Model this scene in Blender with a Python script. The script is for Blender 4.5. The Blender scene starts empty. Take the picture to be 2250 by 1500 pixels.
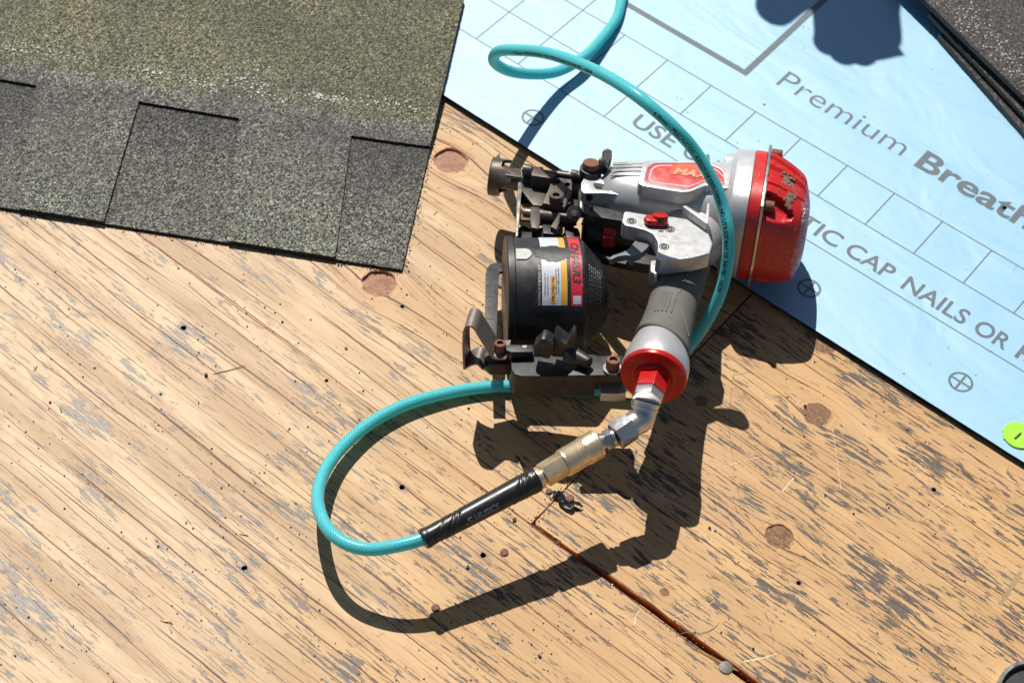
import bpy, bmesh, math, random
import numpy as np
from mathutils import Vector, Matrix, noise as mnoise

random.seed(7)
scene = bpy.context.scene
COL = scene.collection

# ------------------------------------------------------------------ camera
# the deck surface is z = 0; design units are millimetres, written out as metres
FOC, ELEV, ROLL, CAMH = 4188.45, 0.9028, 0.1166, 1200.0
fwd = np.array([0, math.cos(ELEV), -math.sin(ELEV)])
_up = np.array([0, math.sin(ELEV), math.cos(ELEV)])
_rt = np.array([1.0, 0, 0])
cam_x = math.cos(ROLL) * _rt + math.sin(ROLL) * _up
cam_y = -math.sin(ROLL) * _rt + math.cos(ROLL) * _up
_g = fwd * (CAMH / -fwd[2])
CAM = np.array([0, 0, CAMH]) - np.array([_g[0], _g[1], 0])

cam_data = bpy.data.cameras.new("camera")
cam = bpy.data.objects.new("camera", cam_data)
COL.objects.link(cam)
cam_data.sensor_width = 36.0
cam_data.lens = FOC / 2250.0 * 36.0
cam_data.clip_start = 0.05
cam_data.clip_end = 60.0
M = Matrix.Identity(4)
for i in range(3):
    M[i][0], M[i][1], M[i][2], M[i][3] = cam_x[i], cam_y[i], -fwd[i], CAM[i] / 1000.0
cam.matrix_world = M
cam_data.dof.use_dof = True
cam_data.dof.focus_distance = 1.46
cam_data.dof.aperture_fstop = 11.0
scene.camera = cam

# ------------------------------------------------------------------ light
SUN_ALT, SUN_AZ = math.radians(54), math.radians(22)
world = bpy.data.worlds.new("World")
scene.world = world
world.use_nodes = True
wn = world.node_tree.nodes
sky = wn.new("ShaderNodeTexSky")
sky.sky_type = 'NISHITA'
sky.sun_disc = False
sky.sun_elevation = SUN_ALT
sky.sun_rotation = -SUN_AZ
bg = wn["Background"]
bg.inputs["Strength"].default_value = 0.05
world.node_tree.links.new(sky.outputs[0], bg.inputs["Color"])
sun_data = bpy.data.lights.new("sun", 'SUN')
sun_data.energy = 5.0
sun_data.angle = math.radians(0.5)
sun_data.color = (1.0, 0.955, 0.88)
sun = bpy.data.objects.new("sun", sun_data)
COL.objects.link(sun)
sdir = Vector((math.sin(SUN_AZ) * math.cos(SUN_ALT), -math.cos(SUN_AZ) * math.cos(SUN_ALT), -math.sin(SUN_ALT)))
sun.rotation_euler = sdir.to_track_quat('-Z', 'Y').to_euler()
sun.location = (-0.5, 1.2, 2.0)
scene.view_settings.view_transform = 'Standard'
scene.view_settings.look = 'None'
scene.view_settings.exposure = 0.22
scene.view_settings.gamma = 1.0
scene.view_settings.use_curve_mapping = False
scene.cycles.max_bounces = 6

# ------------------------------------------------------------------ measuring helpers
def nrm(v):
    v = np.asarray(v, float)
    return v / np.linalg.norm(v)

def ray(px, py):
    return fwd * FOC + cam_x * (px - 1125) - cam_y * (py - 750)

def at(px, py, h=0.0):
    """the point at height h (mm) above the deck that a measured direction meets"""
    d = ray(px, py)
    return CAM + d * ((h - CAM[2]) / d[2])

# gun axes: a runs nose -> cap, b body -> handle end, n up out of the gun's flat side
_A, _B = at(1100, 390, 45), at(1700, 480, 57)
_H = at(1432, 840, 87) - at(1510, 560, 60)
ga = nrm(_B - _A)
gn = np.cross(ga, _H); gn = nrm(gn) * (1 if gn[2] > 0 else -1)
gb = np.cross(ga, gn); gb = gb if gb @ _H > 0 else -gb
GO = at(1500, 450, 57)

def gp(a, b, n):
    return GO + ga * a + gb * b + gn * n

def onp(px, py, P0, N):
    d = ray(px, py)
    return CAM + d * (((P0 - CAM) @ N) / (d @ N))

def g(px, py, n=0.0):
    return onp(px, py, GO + gn * n, gn)

def gl(p):
    q = np.asarray(p) - GO
    return np.array([q @ ga, q @ gb, q @ gn])

def gacoord(px):
    return gl(g(px, 390 + (px - 1100) * 0.15, 0))[0]

# ------------------------------------------------------------------ object helpers
def tag(o, label=None, cat=None, group=None, kind=None):
    if label: o["label"] = label
    if cat: o["category"] = cat
    if group: o["group"] = group
    if kind: o["kind"] = kind
    return o

def empty(name, loc_mm, label=None, cat=None, group=None, kind=None):
    o = bpy.data.objects.new(name, None)
    COL.objects.link(o)
    o.location = Vector(loc_mm) / 1000.0
    o.empty_display_size = 0.02
    return tag(o, label, cat, group, kind)

ORIG = {}
def base_of(parent):
    o = Vector((0, 0, 0))
    while parent is not None:
        o = o + parent.location
        parent = parent.parent
    return o

def link_mesh(name, me, mats, parent=None, loc=None):
    """mesh vertices are in world metres; shift them to the object's own base"""
    o = bpy.data.objects.new(name, me)
    COL.objects.link(o)
    off = base_of(parent)
    if loc is not None:
        l = Vector(loc) / 1000.0
        o.location = l - off
        off = l
    if parent is not None:
        o.parent = parent
    me.transform(Matrix.Translation(-off))
    for m in (mats if isinstance(mats, (list, tuple)) else [mats]):
        me.materials.append(m)
    return o

def finish(name, bm, mats, parent=None, loc=None, bevel=0.0, seg=2, smooth=True, ang=32, recalc=True):
    if recalc:
        bmesh.ops.recalc_face_normals(bm, faces=bm.faces)
    if bevel > 0:
        es = [e for e in bm.edges if len(e.link_faces) == 2 and e.calc_face_angle(0) > math.radians(ang)]
        if es:
            bmesh.ops.bevel(bm, geom=es, offset=bevel / 1000.0, segments=seg, profile=0.7, affect='EDGES', clamp_overlap=True)
    if smooth:
        for f in bm.faces: f.smooth = True
        for e in bm.edges:
            e.smooth = not (len(e.link_faces) == 2 and e.calc_face_angle(0) > math.radians(ang))
    me = bpy.data.meshes.new(name)
    bm.to_mesh(me)
    bm.free()
    return link_mesh(name, me, mats, parent, loc)

def vs(bm, pts):
    return [bm.verts.new(tuple(np.asarray(p) / 1000.0)) for p in pts]

def loft(bm, rings, cap=True, closed=True):
    R = [vs(bm, r) for r in rings]
    n = len(R[0])
    for i in range(len(R) - 1):
        for j in range(n if closed else n - 1):
            k = (j + 1) % n
            bm.faces.new((R[i][j], R[i][k], R[i + 1][k], R[i + 1][j]))
    if cap:
        bm.faces.new(R[0]); bm.faces.new(list(reversed(R[-1])))
    return R

def frame_of(d):
    d = nrm(d)
    u = np.cross(d, [0, 0, 1.0]) if abs(d[2]) < .9 else np.cross(d, [1.0, 0, 0])
    u = nrm(u)
    return u, np.cross(d, u)

def cyl(bm, p0, p1, r0, r1=None, seg=20, rot=0.0):
    r1 = r0 if r1 is None else r1
    p0, p1 = np.asarray(p0, float), np.asarray(p1, float)
    u, v = frame_of(p1 - p0)
    rings = [[p + r * (math.cos(t) * u + math.sin(t) * v) for t in [rot + 2 * math.pi * k / seg for k in range(seg)]]
             for p, r in ((p0, r0), (p1, r1))]
    loft(bm, rings)

def rev(bm, p0, d, prof, seg=40, cap=True):
    """surface of revolution: prof = [(t, r)] along d from p0"""
    d = nrm(d); u, v = frame_of(d); p0 = np.asarray(p0, float)
    rings = [[p0 + d * t + max(r, .01) * (math.cos(a) * u + math.sin(a) * v) for a in [2 * math.pi * k / seg for k in range(seg)]] for t, r in prof]
    loft(bm, rings, cap)

def bar(bm, c, ax, ay, az, sx, sy, sz):
    c = np.asarray(c, float)
    P = [[c + ax * x * sx / 2 + ay * y * sy / 2 + az * z * sz / 2 for x, y in ((-1, -1), (1, -1), (1, 1), (-1, 1))] for z in (-1, 1)]
    loft(bm, P)

def flat_mesh(outlines, thick=0.0):
    """filled 2-D outlines (mm, holes inside) -> mesh in mm with z in [-thick, 0]"""
    cu = bpy.data.curves.new("outline", 'CURVE')
    cu.dimensions = '2D'
    cu.fill_mode = 'BOTH'
    cu.extrude = thick / 2.0
    for pl in outlines:
        sp = cu.splines.new('POLY')
        sp.points.add(len(pl) - 1)
        for i, p in enumerate(pl):
            sp.points[i].co = (p[0], p[1], 0, 1)
        sp.use_cyclic_u = True
    ob = bpy.data.objects.new("outline", cu)
    me = bpy.data.meshes.new_from_object(ob)
    bpy.data.objects.remove(ob)
    bpy.data.curves.remove(cu)
    me.transform(Matrix.Translation((0, 0, -thick / 2.0)))
    return me

def plane_bm(outlines3, P0, N, thick):
    """outlines3: lists of world points on the plane (P0,N); holes after the first"""
    N = nrm(N); u, v = frame_of(N)
    o2 = [[((p - P0) @ u, (p - P0) @ v) for p in pl] for pl in outlines3]
    me = flat_mesh(o2, thick)
    # frame: u x v = ?  keep +z -> N
    w = np.cross(u, v)
    s = 1.0 if w @ N > 0 else -1.0
    bm = bmesh.new(); bm.from_mesh(me); bpy.data.meshes.remove(me)
    for q in bm.verts:
        x, y, z = q.co
        q.co = Vector(tuple((P0 + u * x + v * y + N * z) / 1000.0))
    bmesh.ops.remove_doubles(bm, verts=bm.verts, dist=1e-6)
    return bm

def plate(name, px, P0, N, thick, mat, parent, holes=(), bevel=.5, **k):
    pts = [onp(x, y, P0, N) for x, y in px]
    hs = [[onp(x, y, P0, N) for x, y in h] for h in holes]
    bm = plane_bm([pts] + hs, P0, N, thick)
    return finish(name, bm, mat, parent, bevel=bevel, **k)

def gplate(name, px, n, thick, mat, parent, holes=(), bevel=.5, **k):
    return plate(name, px, GO + gn * n, gn, thick, mat, parent, holes, bevel, **k)

def circ_px(x, y, rx, ry, k=14):
    return [(x + rx * math.cos(2 * math.pi * i / k), y + ry * math.sin(2 * math.pi * i / k)) for i in range(k)]

def smooth_path(P, step=3.0):
    P = [np.asarray(p, float) for p in P]
    P = [2 * P[0] - P[1]] + P + [2 * P[-1] - P[-2]]
    out = []
    for i in range(1, len(P) - 2):
        p0, p1, p2, p3 = P[i - 1:i + 3]
        m = max(2, int(np.linalg.norm(p2 - p1) / step))
        # centripetal parameters keep uneven spacing from overshooting
        t0 = 0; t1 = t0 + max(np.linalg.norm(p1 - p0), 1e-3) ** .5
        t2 = t1 + max(np.linalg.norm(p2 - p1), 1e-3) ** .5; t3 = t2 + max(np.linalg.norm(p3 - p2), 1e-3) ** .5
        for k in range(m):
            t = t1 + (t2 - t1) * k / m
            A1 = (t1 - t) / (t1 - t0) * p0 + (t - t0) / (t1 - t0) * p1
            A2 = (t2 - t) / (t2 - t1) * p1 + (t - t1) / (t2 - t1) * p2
            A3 = (t3 - t) / (t3 - t2) * p2 + (t - t2) / (t3 - t2) * p3
            B1 = (t2 - t) / (t2 - t0) * A1 + (t - t0) / (t2 - t0) * A2
            B2 = (t3 - t) / (t3 - t1) * A2 + (t - t1) / (t3 - t1) * A3
            out.append((t2 - t) / (t2 - t1) * B1 + (t - t1) / (t2 - t1) * B2)
    out.append(P[-2])
    return out

def text_shape(s, size, offset=0.0, res=3, spacing=1.0, shear=0.0):
    """letters as a flat mesh in mm, baseline at y = 0, start at x = 0; cap height about 0.73 size"""
    cu = bpy.data.curves.new("letters", 'FONT')
    cu.body = s
    cu.size = size
    cu.offset = offset
    cu.resolution_u = res
    cu.space_character = spacing
    cu.shear = shear
    ob = bpy.data.objects.new("letters", cu)
    me = bpy.data.meshes.new_from_object(ob)
    bpy.data.objects.remove(ob); bpy.data.curves.remove(cu)
    return me

def map_mesh(me, fn):
    """move every vertex (mm) through fn(x, y, z) -> world mm, stored as metres"""
    for v in me.vertices:
        v.co = Vector(tuple(np.asarray(fn(v.co.x, v.co.y, v.co.z)) / 1000.0))
    me.update()
    return me

def subdivide_me(me, cuts):
    bm = bmesh.new(); bm.from_mesh(me)
    bmesh.ops.triangulate(bm, faces=bm.faces)
    for _ in range(cuts):
        bmesh.ops.subdivide_edges(bm, edges=[e for e in bm.edges if e.calc_length() > 1.6], cuts=1, use_grid_fill=False)
    bm.to_mesh(me); bm.free()
    return me

# ------------------------------------------------------------------ node expressions
class X:
    """a socket inside one material, with arithmetic"""
    def __init__(s, nt, sock): s.nt, s.s = nt, sock
    def _m(s, op, *o, clamp=False):
        n = s.nt.nodes.new("ShaderNodeMath"); n.operation = op; n.use_clamp = clamp
        for i, q in enumerate((s,) + o):
            if isinstance(q, X): s.nt.links.new(q.s, n.inputs[i])
            else: n.inputs[i].default_value = q
        return X(s.nt, n.outputs[0])
    def __add__(s, o): return s._m('ADD', o)
    def __sub__(s, o): return s._m('SUBTRACT', o)
    def __mul__(s, o): return s._m('MULTIPLY', o)
    __radd__ = __add__; __rmul__ = __mul__
    def rsub(s, o): return (s * -1.0) + o
    def abs(s): return s._m('ABSOLUTE')
    def sin(s): return s._m('SINE')
    def exp(s): return s._m('EXPONENT')
    def pow(s, e): return s._m('POWER', e)
    def max(s, o): return s._m('MAXIMUM', o)
    def min(s, o): return s._m('MINIMUM', o)
    def frac(s): return s._m('FRACT')
    def floor(s): return s._m('FLOOR')
    def step(s, lo, hi):
        n = s.nt.nodes.new("ShaderNodeMapRange"); n.interpolation_type = 'SMOOTHSTEP'
        s.nt.links.new(s.s, n.inputs[0])
        for i, q in ((1, lo), (2, hi)):
            if isinstance(q, X): s.nt.links.new(q.s, n.inputs[i])
            else: n.inputs[i].default_value = q
        return X(s.nt, n.outputs[0])
    def lin(s, lo, hi, a, b):
        n = s.nt.nodes.new("ShaderNodeMapRange")
        s.nt.links.new(s.s, n.inputs[0])
        for i, q in enumerate((lo, hi, a, b)): n.inputs[i + 1].default_value = q
        return X(s.nt, n.outputs[0])

class Mat:
    def __init__(s, name, rough=.5, metal=0.0, spec=.5):
        s.m = bpy.data.materials.new(name); s.m.use_nodes = True
        s.nt = s.m.node_tree; s.N = s.nt.nodes
        s.b = s.N["Principled BSDF"]
        s.b.inputs["Roughness"].default_value = rough
        s.b.inputs["Metallic"].default_value = metal
        s.b.inputs["Specular IOR Level"].default_value = spec
    def obj(s, scale=1000.0, rotz=0.0, sock="Object"):
        tc = s.N.new("ShaderNodeTexCoord"); mp = s.N.new("ShaderNodeMapping")
        mp.inputs["Scale"].default_value = (scale,) * 3
        mp.inputs["Rotation"].default_value = (0, 0, rotz)
        s.nt.links.new(tc.outputs[sock], mp.inputs[0])
        return mp.outputs[0]
    def sep(s, v):
        n = s.N.new("ShaderNodeSeparateXYZ"); s.nt.links.new(v, n.inputs[0])
        return [X(s.nt, n.outputs[i]) for i in range(3)]
    def comb(s, x, y, z=0.0):
        n = s.N.new("ShaderNodeCombineXYZ")
        for i, q in enumerate((x, y, z)):
            if isinstance(q, X): s.nt.links.new(q.s, n.inputs[i])
            else: n.inputs[i].default_value = q
        return n.outputs[0]
    def noise(s, v, sc=(1, 1, 1), detail=2.0, rough=.5, off=(0, 0, 0), dist=0.0):
        mp = s.N.new("ShaderNodeMapping"); mp.inputs["Scale"].default_value = sc; mp.inputs["Location"].default_value = off
        s.nt.links.new(v, mp.inputs[0])
        n = s.N.new("ShaderNodeTexNoise"); n.inputs["Scale"].default_value = 1.0
        n.inputs["Detail"].default_value = detail; n.inputs["Roughness"].default_value = rough
        n.inputs["Distortion"].default_value = dist
        s.nt.links.new(mp.outputs[0], n.inputs["Vector"])
        return X(s.nt, n.outputs[0])
    def voro(s, v, scale, feature='F1', out="Distance", rand=1.0):
        n = s.N.new("ShaderNodeTexVoronoi"); n.feature = feature
        n.inputs["Scale"].default_value = scale; n.inputs["Randomness"].default_value = rand
        s.nt.links.new(v, n.inputs["Vector"])
        return n.outputs[out]
    def mix(s, f, a, b, mode='MIX'):
        n = s.N.new("ShaderNodeMix"); n.data_type = 'RGBA'; n.blend_type = mode; n.clamp_factor = True
        if isinstance(f, X): s.nt.links.new(f.s, n.inputs[0])
        else: n.inputs[0].default_value = f
        for i, q in ((6, a), (7, b)):
            if isinstance(q, (tuple, list)): n.inputs[i].default_value = tuple(q) + ((1.0,) if len(q) == 3 else ())
            else: s.nt.links.new(q, n.inputs[i])
        return n.outputs[2]
    def gray(s, x):
        n = s.N.new("ShaderNodeCombineColor")
        for i in range(3): s.nt.links.new(x.s, n.inputs[i])
        return n.outputs[0]
    def color(s, c):
        if isinstance(c, (tuple, list)): s.b.inputs["Base Color"].default_value = tuple(c) + (1.0,)
        else: s.nt.links.new(c, s.b.inputs["Base Color"])
        return s
    def set(s, name, v):
        if isinstance(v, X): s.nt.links.new(v.s, s.b.inputs[name])
        else: s.b.inputs[name].default_value = v
        return s
    def bump(s, h, dist, strength=1.0):
        n = s.N.new("ShaderNodeBump"); n.inputs["Distance"].default_value = dist; n.inputs["Strength"].default_value = strength
        s.nt.links.new(h.s, n.inputs["Height"]); s.nt.links.new(n.outputs[0], s.b.inputs["Normal"])
        return s

# ------------------------------------------------------------------ materials
GRAIN = math.radians(-34.3)
KNOTS = [(990, 352, 40, 1.0), (833, 622, 38, 1.0), (1795, 910, 30, .8), (1712, 1177, 29, .9), (1540, 880, 15, .3), (1813, 757, 26, .4), (1460, 1300, 10, .4), (2110, 1060, 5, .3)]
HOLES = [(884, 673, 1.7), (403, 720, 2.3), (883, 1070, 2.2), (537, 1247, 2.2), (1062, 1219, 2.4), (1755, 1280, 1.9), (2052, 1075, 1.9), (353, 866, 1.1)]
def grain_xy(p):
    c, s_ = math.cos(-GRAIN), math.sin(-GRAIN)
    return p[0] * c - p[1] * s_, p[0] * s_ + p[1] * c

def wood_material(name, seed, pale=0.0, fleck=.5, crack=1.0):
    m = Mat(name, rough=.58, spec=.45)
    v = m.obj(1000.0, -GRAIN)
    x, y, z = m.sep(v)
    halo = None
    yy = y
    for px, py, r, amt in KNOTS:
        kx, ky = grain_xy(at(px, py, 0))
        rr = r / 2.75
        dx, dy = x - kx, y - ky
        gsn = ((dx * dx) * (-1.0 / (rr * 2.6) ** 2) + (dy * dy) * (-1.0 / (rr * 1.7) ** 2)).exp()
        yy = yy - dy * gsn * (.85 * amt)
        h = ((dx * dx) * (-1.0 / (rr * 1.7) ** 2) + (dy * dy) * (-1.0 / (rr * 1.35) ** 2)).exp() * amt
        halo = h if halo is None else halo.max(h)
        ang_n = m.noise(m.comb(dx * .25, dy * .25, 0.0), (1, 1, 1), 2, .5, (px, py, 0))
        rad = (dx * dx + dy * dy * 1.15).pow(.5) + (ang_n - .5) * (rr * .5)
        rg = (rad - rr * 1.06).abs().step(1.0, .1) * (.75 * amt)
        rg2 = (rad - rr * 1.45).abs().step(.7, .1) * (.35 * amt)
        rings_ = rg.max(rg2) if halo is h else rings_.max(rg).max(rg2)
    stain = None
    for px, py, r in HOLES:
        kx, ky = grain_xy(at(px, py, 0))
        dx, dy = x - kx, y - ky
        h = ((dx * dx) * (-1.0 / (r * 2.6) ** 2) + (dy * dy) * (-1.0 / (r * 1.7) ** 2)).exp()
        stain = h if stain is None else stain.max(h)
    p = m.comb(x, yy, 0.0)
    o = (seed * 13.7, seed * 7.1, seed)
    broad = m.noise(p, (.0045, .045, 1), 3, .55, o)
    patch = m.noise(p, (.007, .012, 1), 3, .5, (o[0] + 40, o[1], 0))
    iso = m.noise(p, (.0035, .026, 1), 2.5, .45, (o[0], o[1] + 21, 0))
    saw = (iso * 17.0 + broad * 1.5).frac()
    bands = saw.step(0.0, .10) * saw.lin(.05, 1.0, 1.0, .0)
    fine = m.noise(p, (.045, 1.5, 1), 5, .65, o)
    mid = m.noise(p, (.014, .38, 1), 4, .6, (o[0], o[1] + 50, 0))
    speck = m.noise(p, (.35, .9, 1), 3, .7, (o[0] + 9, o[1], 0))
    # long drying cracks: level lines of a stretched noise
    px_, py_, _pz = m.sep(p)
    def crack_set(P, amp, width, lo, hi, sc, so):
        dn = m.noise(p, (.0032 * sc, .017 * sc, 1), 3, .5, (o[0] + so, o[1], 0))
        jag = m.noise(p, (.12, .12, 1), 2, .5, (o[0] + so, 3, 0))
        q = (py_ + (dn - .5) * amp + (jag - .5) * .9) * (1.0 / P)
        fl_ = q.floor()
        d = (q.frac() - .5).abs() * P
        gv2 = m.comb(px_ * .0075 * sc, fl_ * 5.37 + so, 0.0)
        gate = m.noise(gv2, (1, 1, 1), 2, .6)
        wv = gate.step(lo, hi)
        return (d - wv * width).step(.18, -.05) * wv
    c1 = crack_set(19.0, 26.0, .40, .40, .56, .8, 11.0)
    c2 = crack_set(8.7, 20.0, .20, .46, .62, 1.2, 37.0) * .75
    c3 = crack_set(3.7, 12.0, .10, .48, .64, 2.0, 59.0) * .42
    cr = c1.max(c2).max(c3) * crack
    # charcoal flecks left by an old coating, stretched along the grain
    clus = m.noise(p, (.011, .026, 1), 3, .6, (o[0] + 3, o[1] + 60, 0))
    fl = m.noise(p, (.046, .34, 1), 6, .66, (o[0] + 11, o[1], 0), 0.25)
    thr = clus.lin(.28, .70, .76 - .10 * fleck, .525 - .12 * fleck)
    fdiff = fl - thr - halo * .12
    flecks = fdiff.step(.0, .022)
    flgrey = m.noise(p, (.3, .8, 1), 3, .7, (7, 3, 0))
    base_a = (.57, .35, .15); base_b = (.46, .265, .105)
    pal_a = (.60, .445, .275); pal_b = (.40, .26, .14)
    ca = m.mix(broad.step(.36, .66), base_b, base_a)
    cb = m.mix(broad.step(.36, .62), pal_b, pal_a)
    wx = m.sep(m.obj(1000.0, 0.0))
    pm = (wx[0] * (-1.0 / 300.0) + patch * 1.1 - .42 + pale)  # paler towards the left: weathered tone with sun glare put into the colour
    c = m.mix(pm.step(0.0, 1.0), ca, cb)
    c = m.mix(patch.step(.55, .75) * .35, c, (.42, .225, .095))
    c = m.mix(bands * patch.step(.34, .50) * .55, c, (.40, .25, .125))
    c = m.mix(mid.step(.22, .5).rsub(1.0) * .16, c, (.34, .20, .09))
    c = m.mix(fine.step(.25, .55).rsub(1.0) * .30, c, (.28, .155, .07))
    c = m.mix(fine.step(.6, .85) * .35, c, (.72, .58, .40))
    micro = m.noise(p, (.22, 2.6, 1), 4, .7, (o[0] + 2, o[1] + 31, 0))
    c = m.mix(micro.step(.50, .30) * .32, c, (.30, .15, .055))
    c = m.mix(micro.step(.60, .78) * .25, c, (.78, .62, .42))
    c = m.mix(speck.step(.66, .78) * .35, c, (.16, .10, .055))
    c = m.mix(halo * .6, c, (.50, .27, .115))
    c = m.mix(rings_, c, (.20, .085, .035))
    dark = m.mix(flgrey.step(.35, .7), (.030, .029, .032), (.082, .076, .072))
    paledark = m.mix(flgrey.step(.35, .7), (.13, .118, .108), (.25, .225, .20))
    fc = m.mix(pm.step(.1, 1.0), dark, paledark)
    c = m.mix(flecks * .93, c, fc)
    c = m.mix(stain * mid.step(.2, .6) * .8, c, (.10, .10, .11))
    c = m.mix(cr, c, (.105, .034, .011))
    m.color(c)
    h = fine * .10 + mid * .03 + saw * .05 - cr * .8 + flecks * .10 + speck * .10
    m.bump(h, .0009, .8)
    m.set("Roughness", flecks.lin(0, 1, .58, .52))
    return m

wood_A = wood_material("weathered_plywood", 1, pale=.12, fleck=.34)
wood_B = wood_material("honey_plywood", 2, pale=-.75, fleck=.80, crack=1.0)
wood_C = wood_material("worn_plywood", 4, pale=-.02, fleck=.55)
me_ = Mat("plywood_edge", rough=.75, spec=.2)
_v = me_.obj(1000.0, -GRAIN)
_f = me_.noise(_v, (.05, .05, 1.4), 4, .6)
me_.color(me_.mix(_f.step(.3, .7), (.22, .055, .016), (.62, .22, .06))); me_.bump(_f, .001, .8)
wood_edge = me_.m

def knot_material():
    m = Mat("knot_wood", rough=.7, spec=.3)
    v = m.obj(1000.0, -GRAIN)
    a = m.noise(v, (.25, .5, 1), 5, .65, dist=1.2)
    b = m.noise(v, (.9, 1.4, 1), 3, .6)
    c = m.mix(a.step(.35, .65), (.17, .095, .055), (.36, .20, .115))
    c = m.mix(b.step(.55, .75) * .6, c, (.10, .055, .035))
    m.color(c); m.bump(a + b * .5, .0014, 1.0)
    return m.m
knot_mat = knot_material()

def simple(name, col, rough=.5, metal=0.0, spec=.5, dust=None, dust_amt=.4, bump=0.0, sc=.15, scuff=None, scuff_amt=.5, scuff_sc=.5, rvar=.1, edge=None):
    m = Mat(name, rough=rough, metal=metal, spec=spec)
    v = m.obj(1000.0)
    n1 = m.noise(v, (sc,) * 3, 5, .62)
    c = m.mix(n1.step(.35, .65) * .5, col, tuple(q * .72 for q in col))
    if dust is not None:
        n2 = m.noise(v, (sc * .6,) * 3, 6, .7, (4, 8, 2))
        c = m.mix(n2.step(.40, .72) * dust_amt, c, dust)
    if scuff is not None:
        n3 = m.noise(v, (scuff_sc, scuff_sc * .35, scuff_sc), 6, .75, (9, 1, 5))
        c = m.mix(n3.step(.60, .66) * scuff_amt, c, scuff)
    if edge is not None:
        geo = m.N.new("ShaderNodeNewGeometry")
        pt = X(m.nt, geo.outputs["Pointiness"])
        n4 = m.noise(v, (.7,) * 3, 4, .7, (2, 2, 2))
        c = m.mix((pt + n4 * .05).step(.60, .66) * .75, c, edge)
    m.color(c)
    m.set("Roughness", n1.lin(.3, .7, rough - rvar, rough + rvar))
    if bump > 0:
        nb = m.noise(v, (1.3,) * 3, 3, .6)
        m.bump(nb + n1 * .8, bump / 1000.0, .8)
    return m.m

silver = simple("silver_cast_paint", (.56, .56, .565), .36, .5, .5, dust=(.55, .52, .48), dust_amt=.35, bump=.14, scuff=(.34, .33, .32), scuff_amt=.45)
red_paint = simple("red_cap_paint", (.56, .012, .014), .34, .0, .55, dust=(.30, .06, .045), dust_amt=.30, bump=.10, scuff=(.46, .38, .36), scuff_amt=.45, scuff_sc=.22)
red_plain = simple("red_anodised", (.52, .010, .012), .28, .15, .5, dust=(.25, .03, .025), dust_amt=.35, bump=.05, scuff=(.2, .03, .03), scuff_amt=.5)
black_plastic = simple("black_plastic", (.011, .011, .013), .44, 0, .5, dust=(.070, .064, .055), dust_amt=.42, bump=.12, scuff=(.14, .13, .12), scuff_amt=.25)
grey_grip = simple("grip_rubber", (.135, .125, .11), .58, 0, .35, dust=(.15, .14, .125), dust_amt=.35, bump=.12, sc=.08)
steel_dark = simple("blackened_steel", (.085, .072, .063), .42, .5, .5, dust=(.10, .065, .048), dust_amt=.5, bump=.12, scuff=(.20, .16, .14), scuff_amt=.3, edge=(.30, .25, .22))
steel_bright = simple("worn_steel", (.52, .50, .47), .30, .9, .5, dust=(.28, .22, .17), dust_amt=.35, bump=.05)
rust = simple("rusty_steel", (.20, .085, .05), .68, .25, .4, dust=(.11, .06, .045), dust_amt=.6, bump=.2, sc=.5, scuff=(.38, .24, .17), scuff_amt=.5)
chrome = simple("nickel_plating", (.72, .70, .67), .30, .9, .5, dust=(.40, .35, .30), dust_amt=.25, bump=.03)
brass = simple("brass", (.86, .70, .46), .32, .8, .5, dust=(.40, .25, .10), dust_amt=.3, bump=.03)
rubber = simple("black_rubber", (.012, .012, .013), .32, 0, .5, dust=(.05, .047, .043), dust_amt=.3, bump=.05)
screw_black = simple("black_screw", (.035, .03, .027), .45, .5, .5, bump=.05)
mud_mat = simple("dried_mud", (.21, .155, .105), .9, 0, .2, dust=(.13, .09, .06), dust_amt=.6, bump=.5, sc=.6)
window_shade = simple("canister_window_shade", (.02, .014, .01), .7, .2, .3)
rafter_mat = simple("rafter_wood", (.10, .035, .015), .8, 0, .3, dust=(.07, .035, .02), dust_amt=.7, bump=.4)
knot_pink = simple("rough_bark_knot", (.46, .27, .185), .85, 0, .2, dust=(.22, .11, .07), dust_amt=.7, bump=1.2, sc=.35)
nail_grey = simple("galvanised_nail", (.15, .14, .13), .55, .5, .5, dust=(.20, .17, .14), dust_amt=.6, bump=.2, sc=.7)
nail_rust = simple("rusty_nail", (.15, .07, .045), .7, .3, .4, dust=(.30, .24, .2), dust_amt=.6, bump=.3, sc=.8)

def underlay_material():
    m = Mat("blue_underlayment", rough=.56, spec=1.0)
    m.set("IOR", 1.86)
    v = m.obj(1000.0, math.radians(33.2))
    x, y, z = m.sep(v)
    weave = ((x * 5.2).sin() * (y * 5.2).sin())
    d1 = m.noise(v, (.012, .012, 1), 4, .6)
    d2 = m.noise(v, (.11, .11, 1), 5, .7, (5, 5, 0))
    d3 = m.noise(v, (.5, .5, 1), 3, .7, (1, 9, 0))
    c = m.mix(d1.step(.35, .7) * .35, (.075, .315, .50), (.12, .36, .52))
    c = m.mix(d2.step(.58, .75) * .30, c, (.16, .24, .27))
    c = m.mix(d3.step(.70, .76) * .55, c, (.10, .10, .09))
    c = m.mix((weave * .5 + .5) * .10, c, (.05, .30, .60))
    m.color(c)
    wr = m.noise(v, (.010, .018, 1), 3, .5, (8, 2, 0), .6)
    m.bump(weave * .02 + d2 * .05 + wr * 1.0, .004, .5)
    return m.m
blue_mat = underlay_material()
black_film = simple("black_film", (.012, .011, .010), .6, 0, .3)
def ink_material(name, col):
    m = Mat(name, rough=.55, spec=.45)
    v = m.obj(1000.0, math.radians(33.2))
    x, y, z = m.sep(v)
    weave = ((x * 3.6).sin() * (y * 3.6).sin())
    n = m.noise(v, (.35, .35, 1), 5, .7)
    c = m.mix(weave.step(.2, .9) * .40, col, (.25, .48, .62))
    c = m.mix(n.step(.55, .75) * .35, c, (.22, .36, .44))
    m.color(c)
    return m.m
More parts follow.
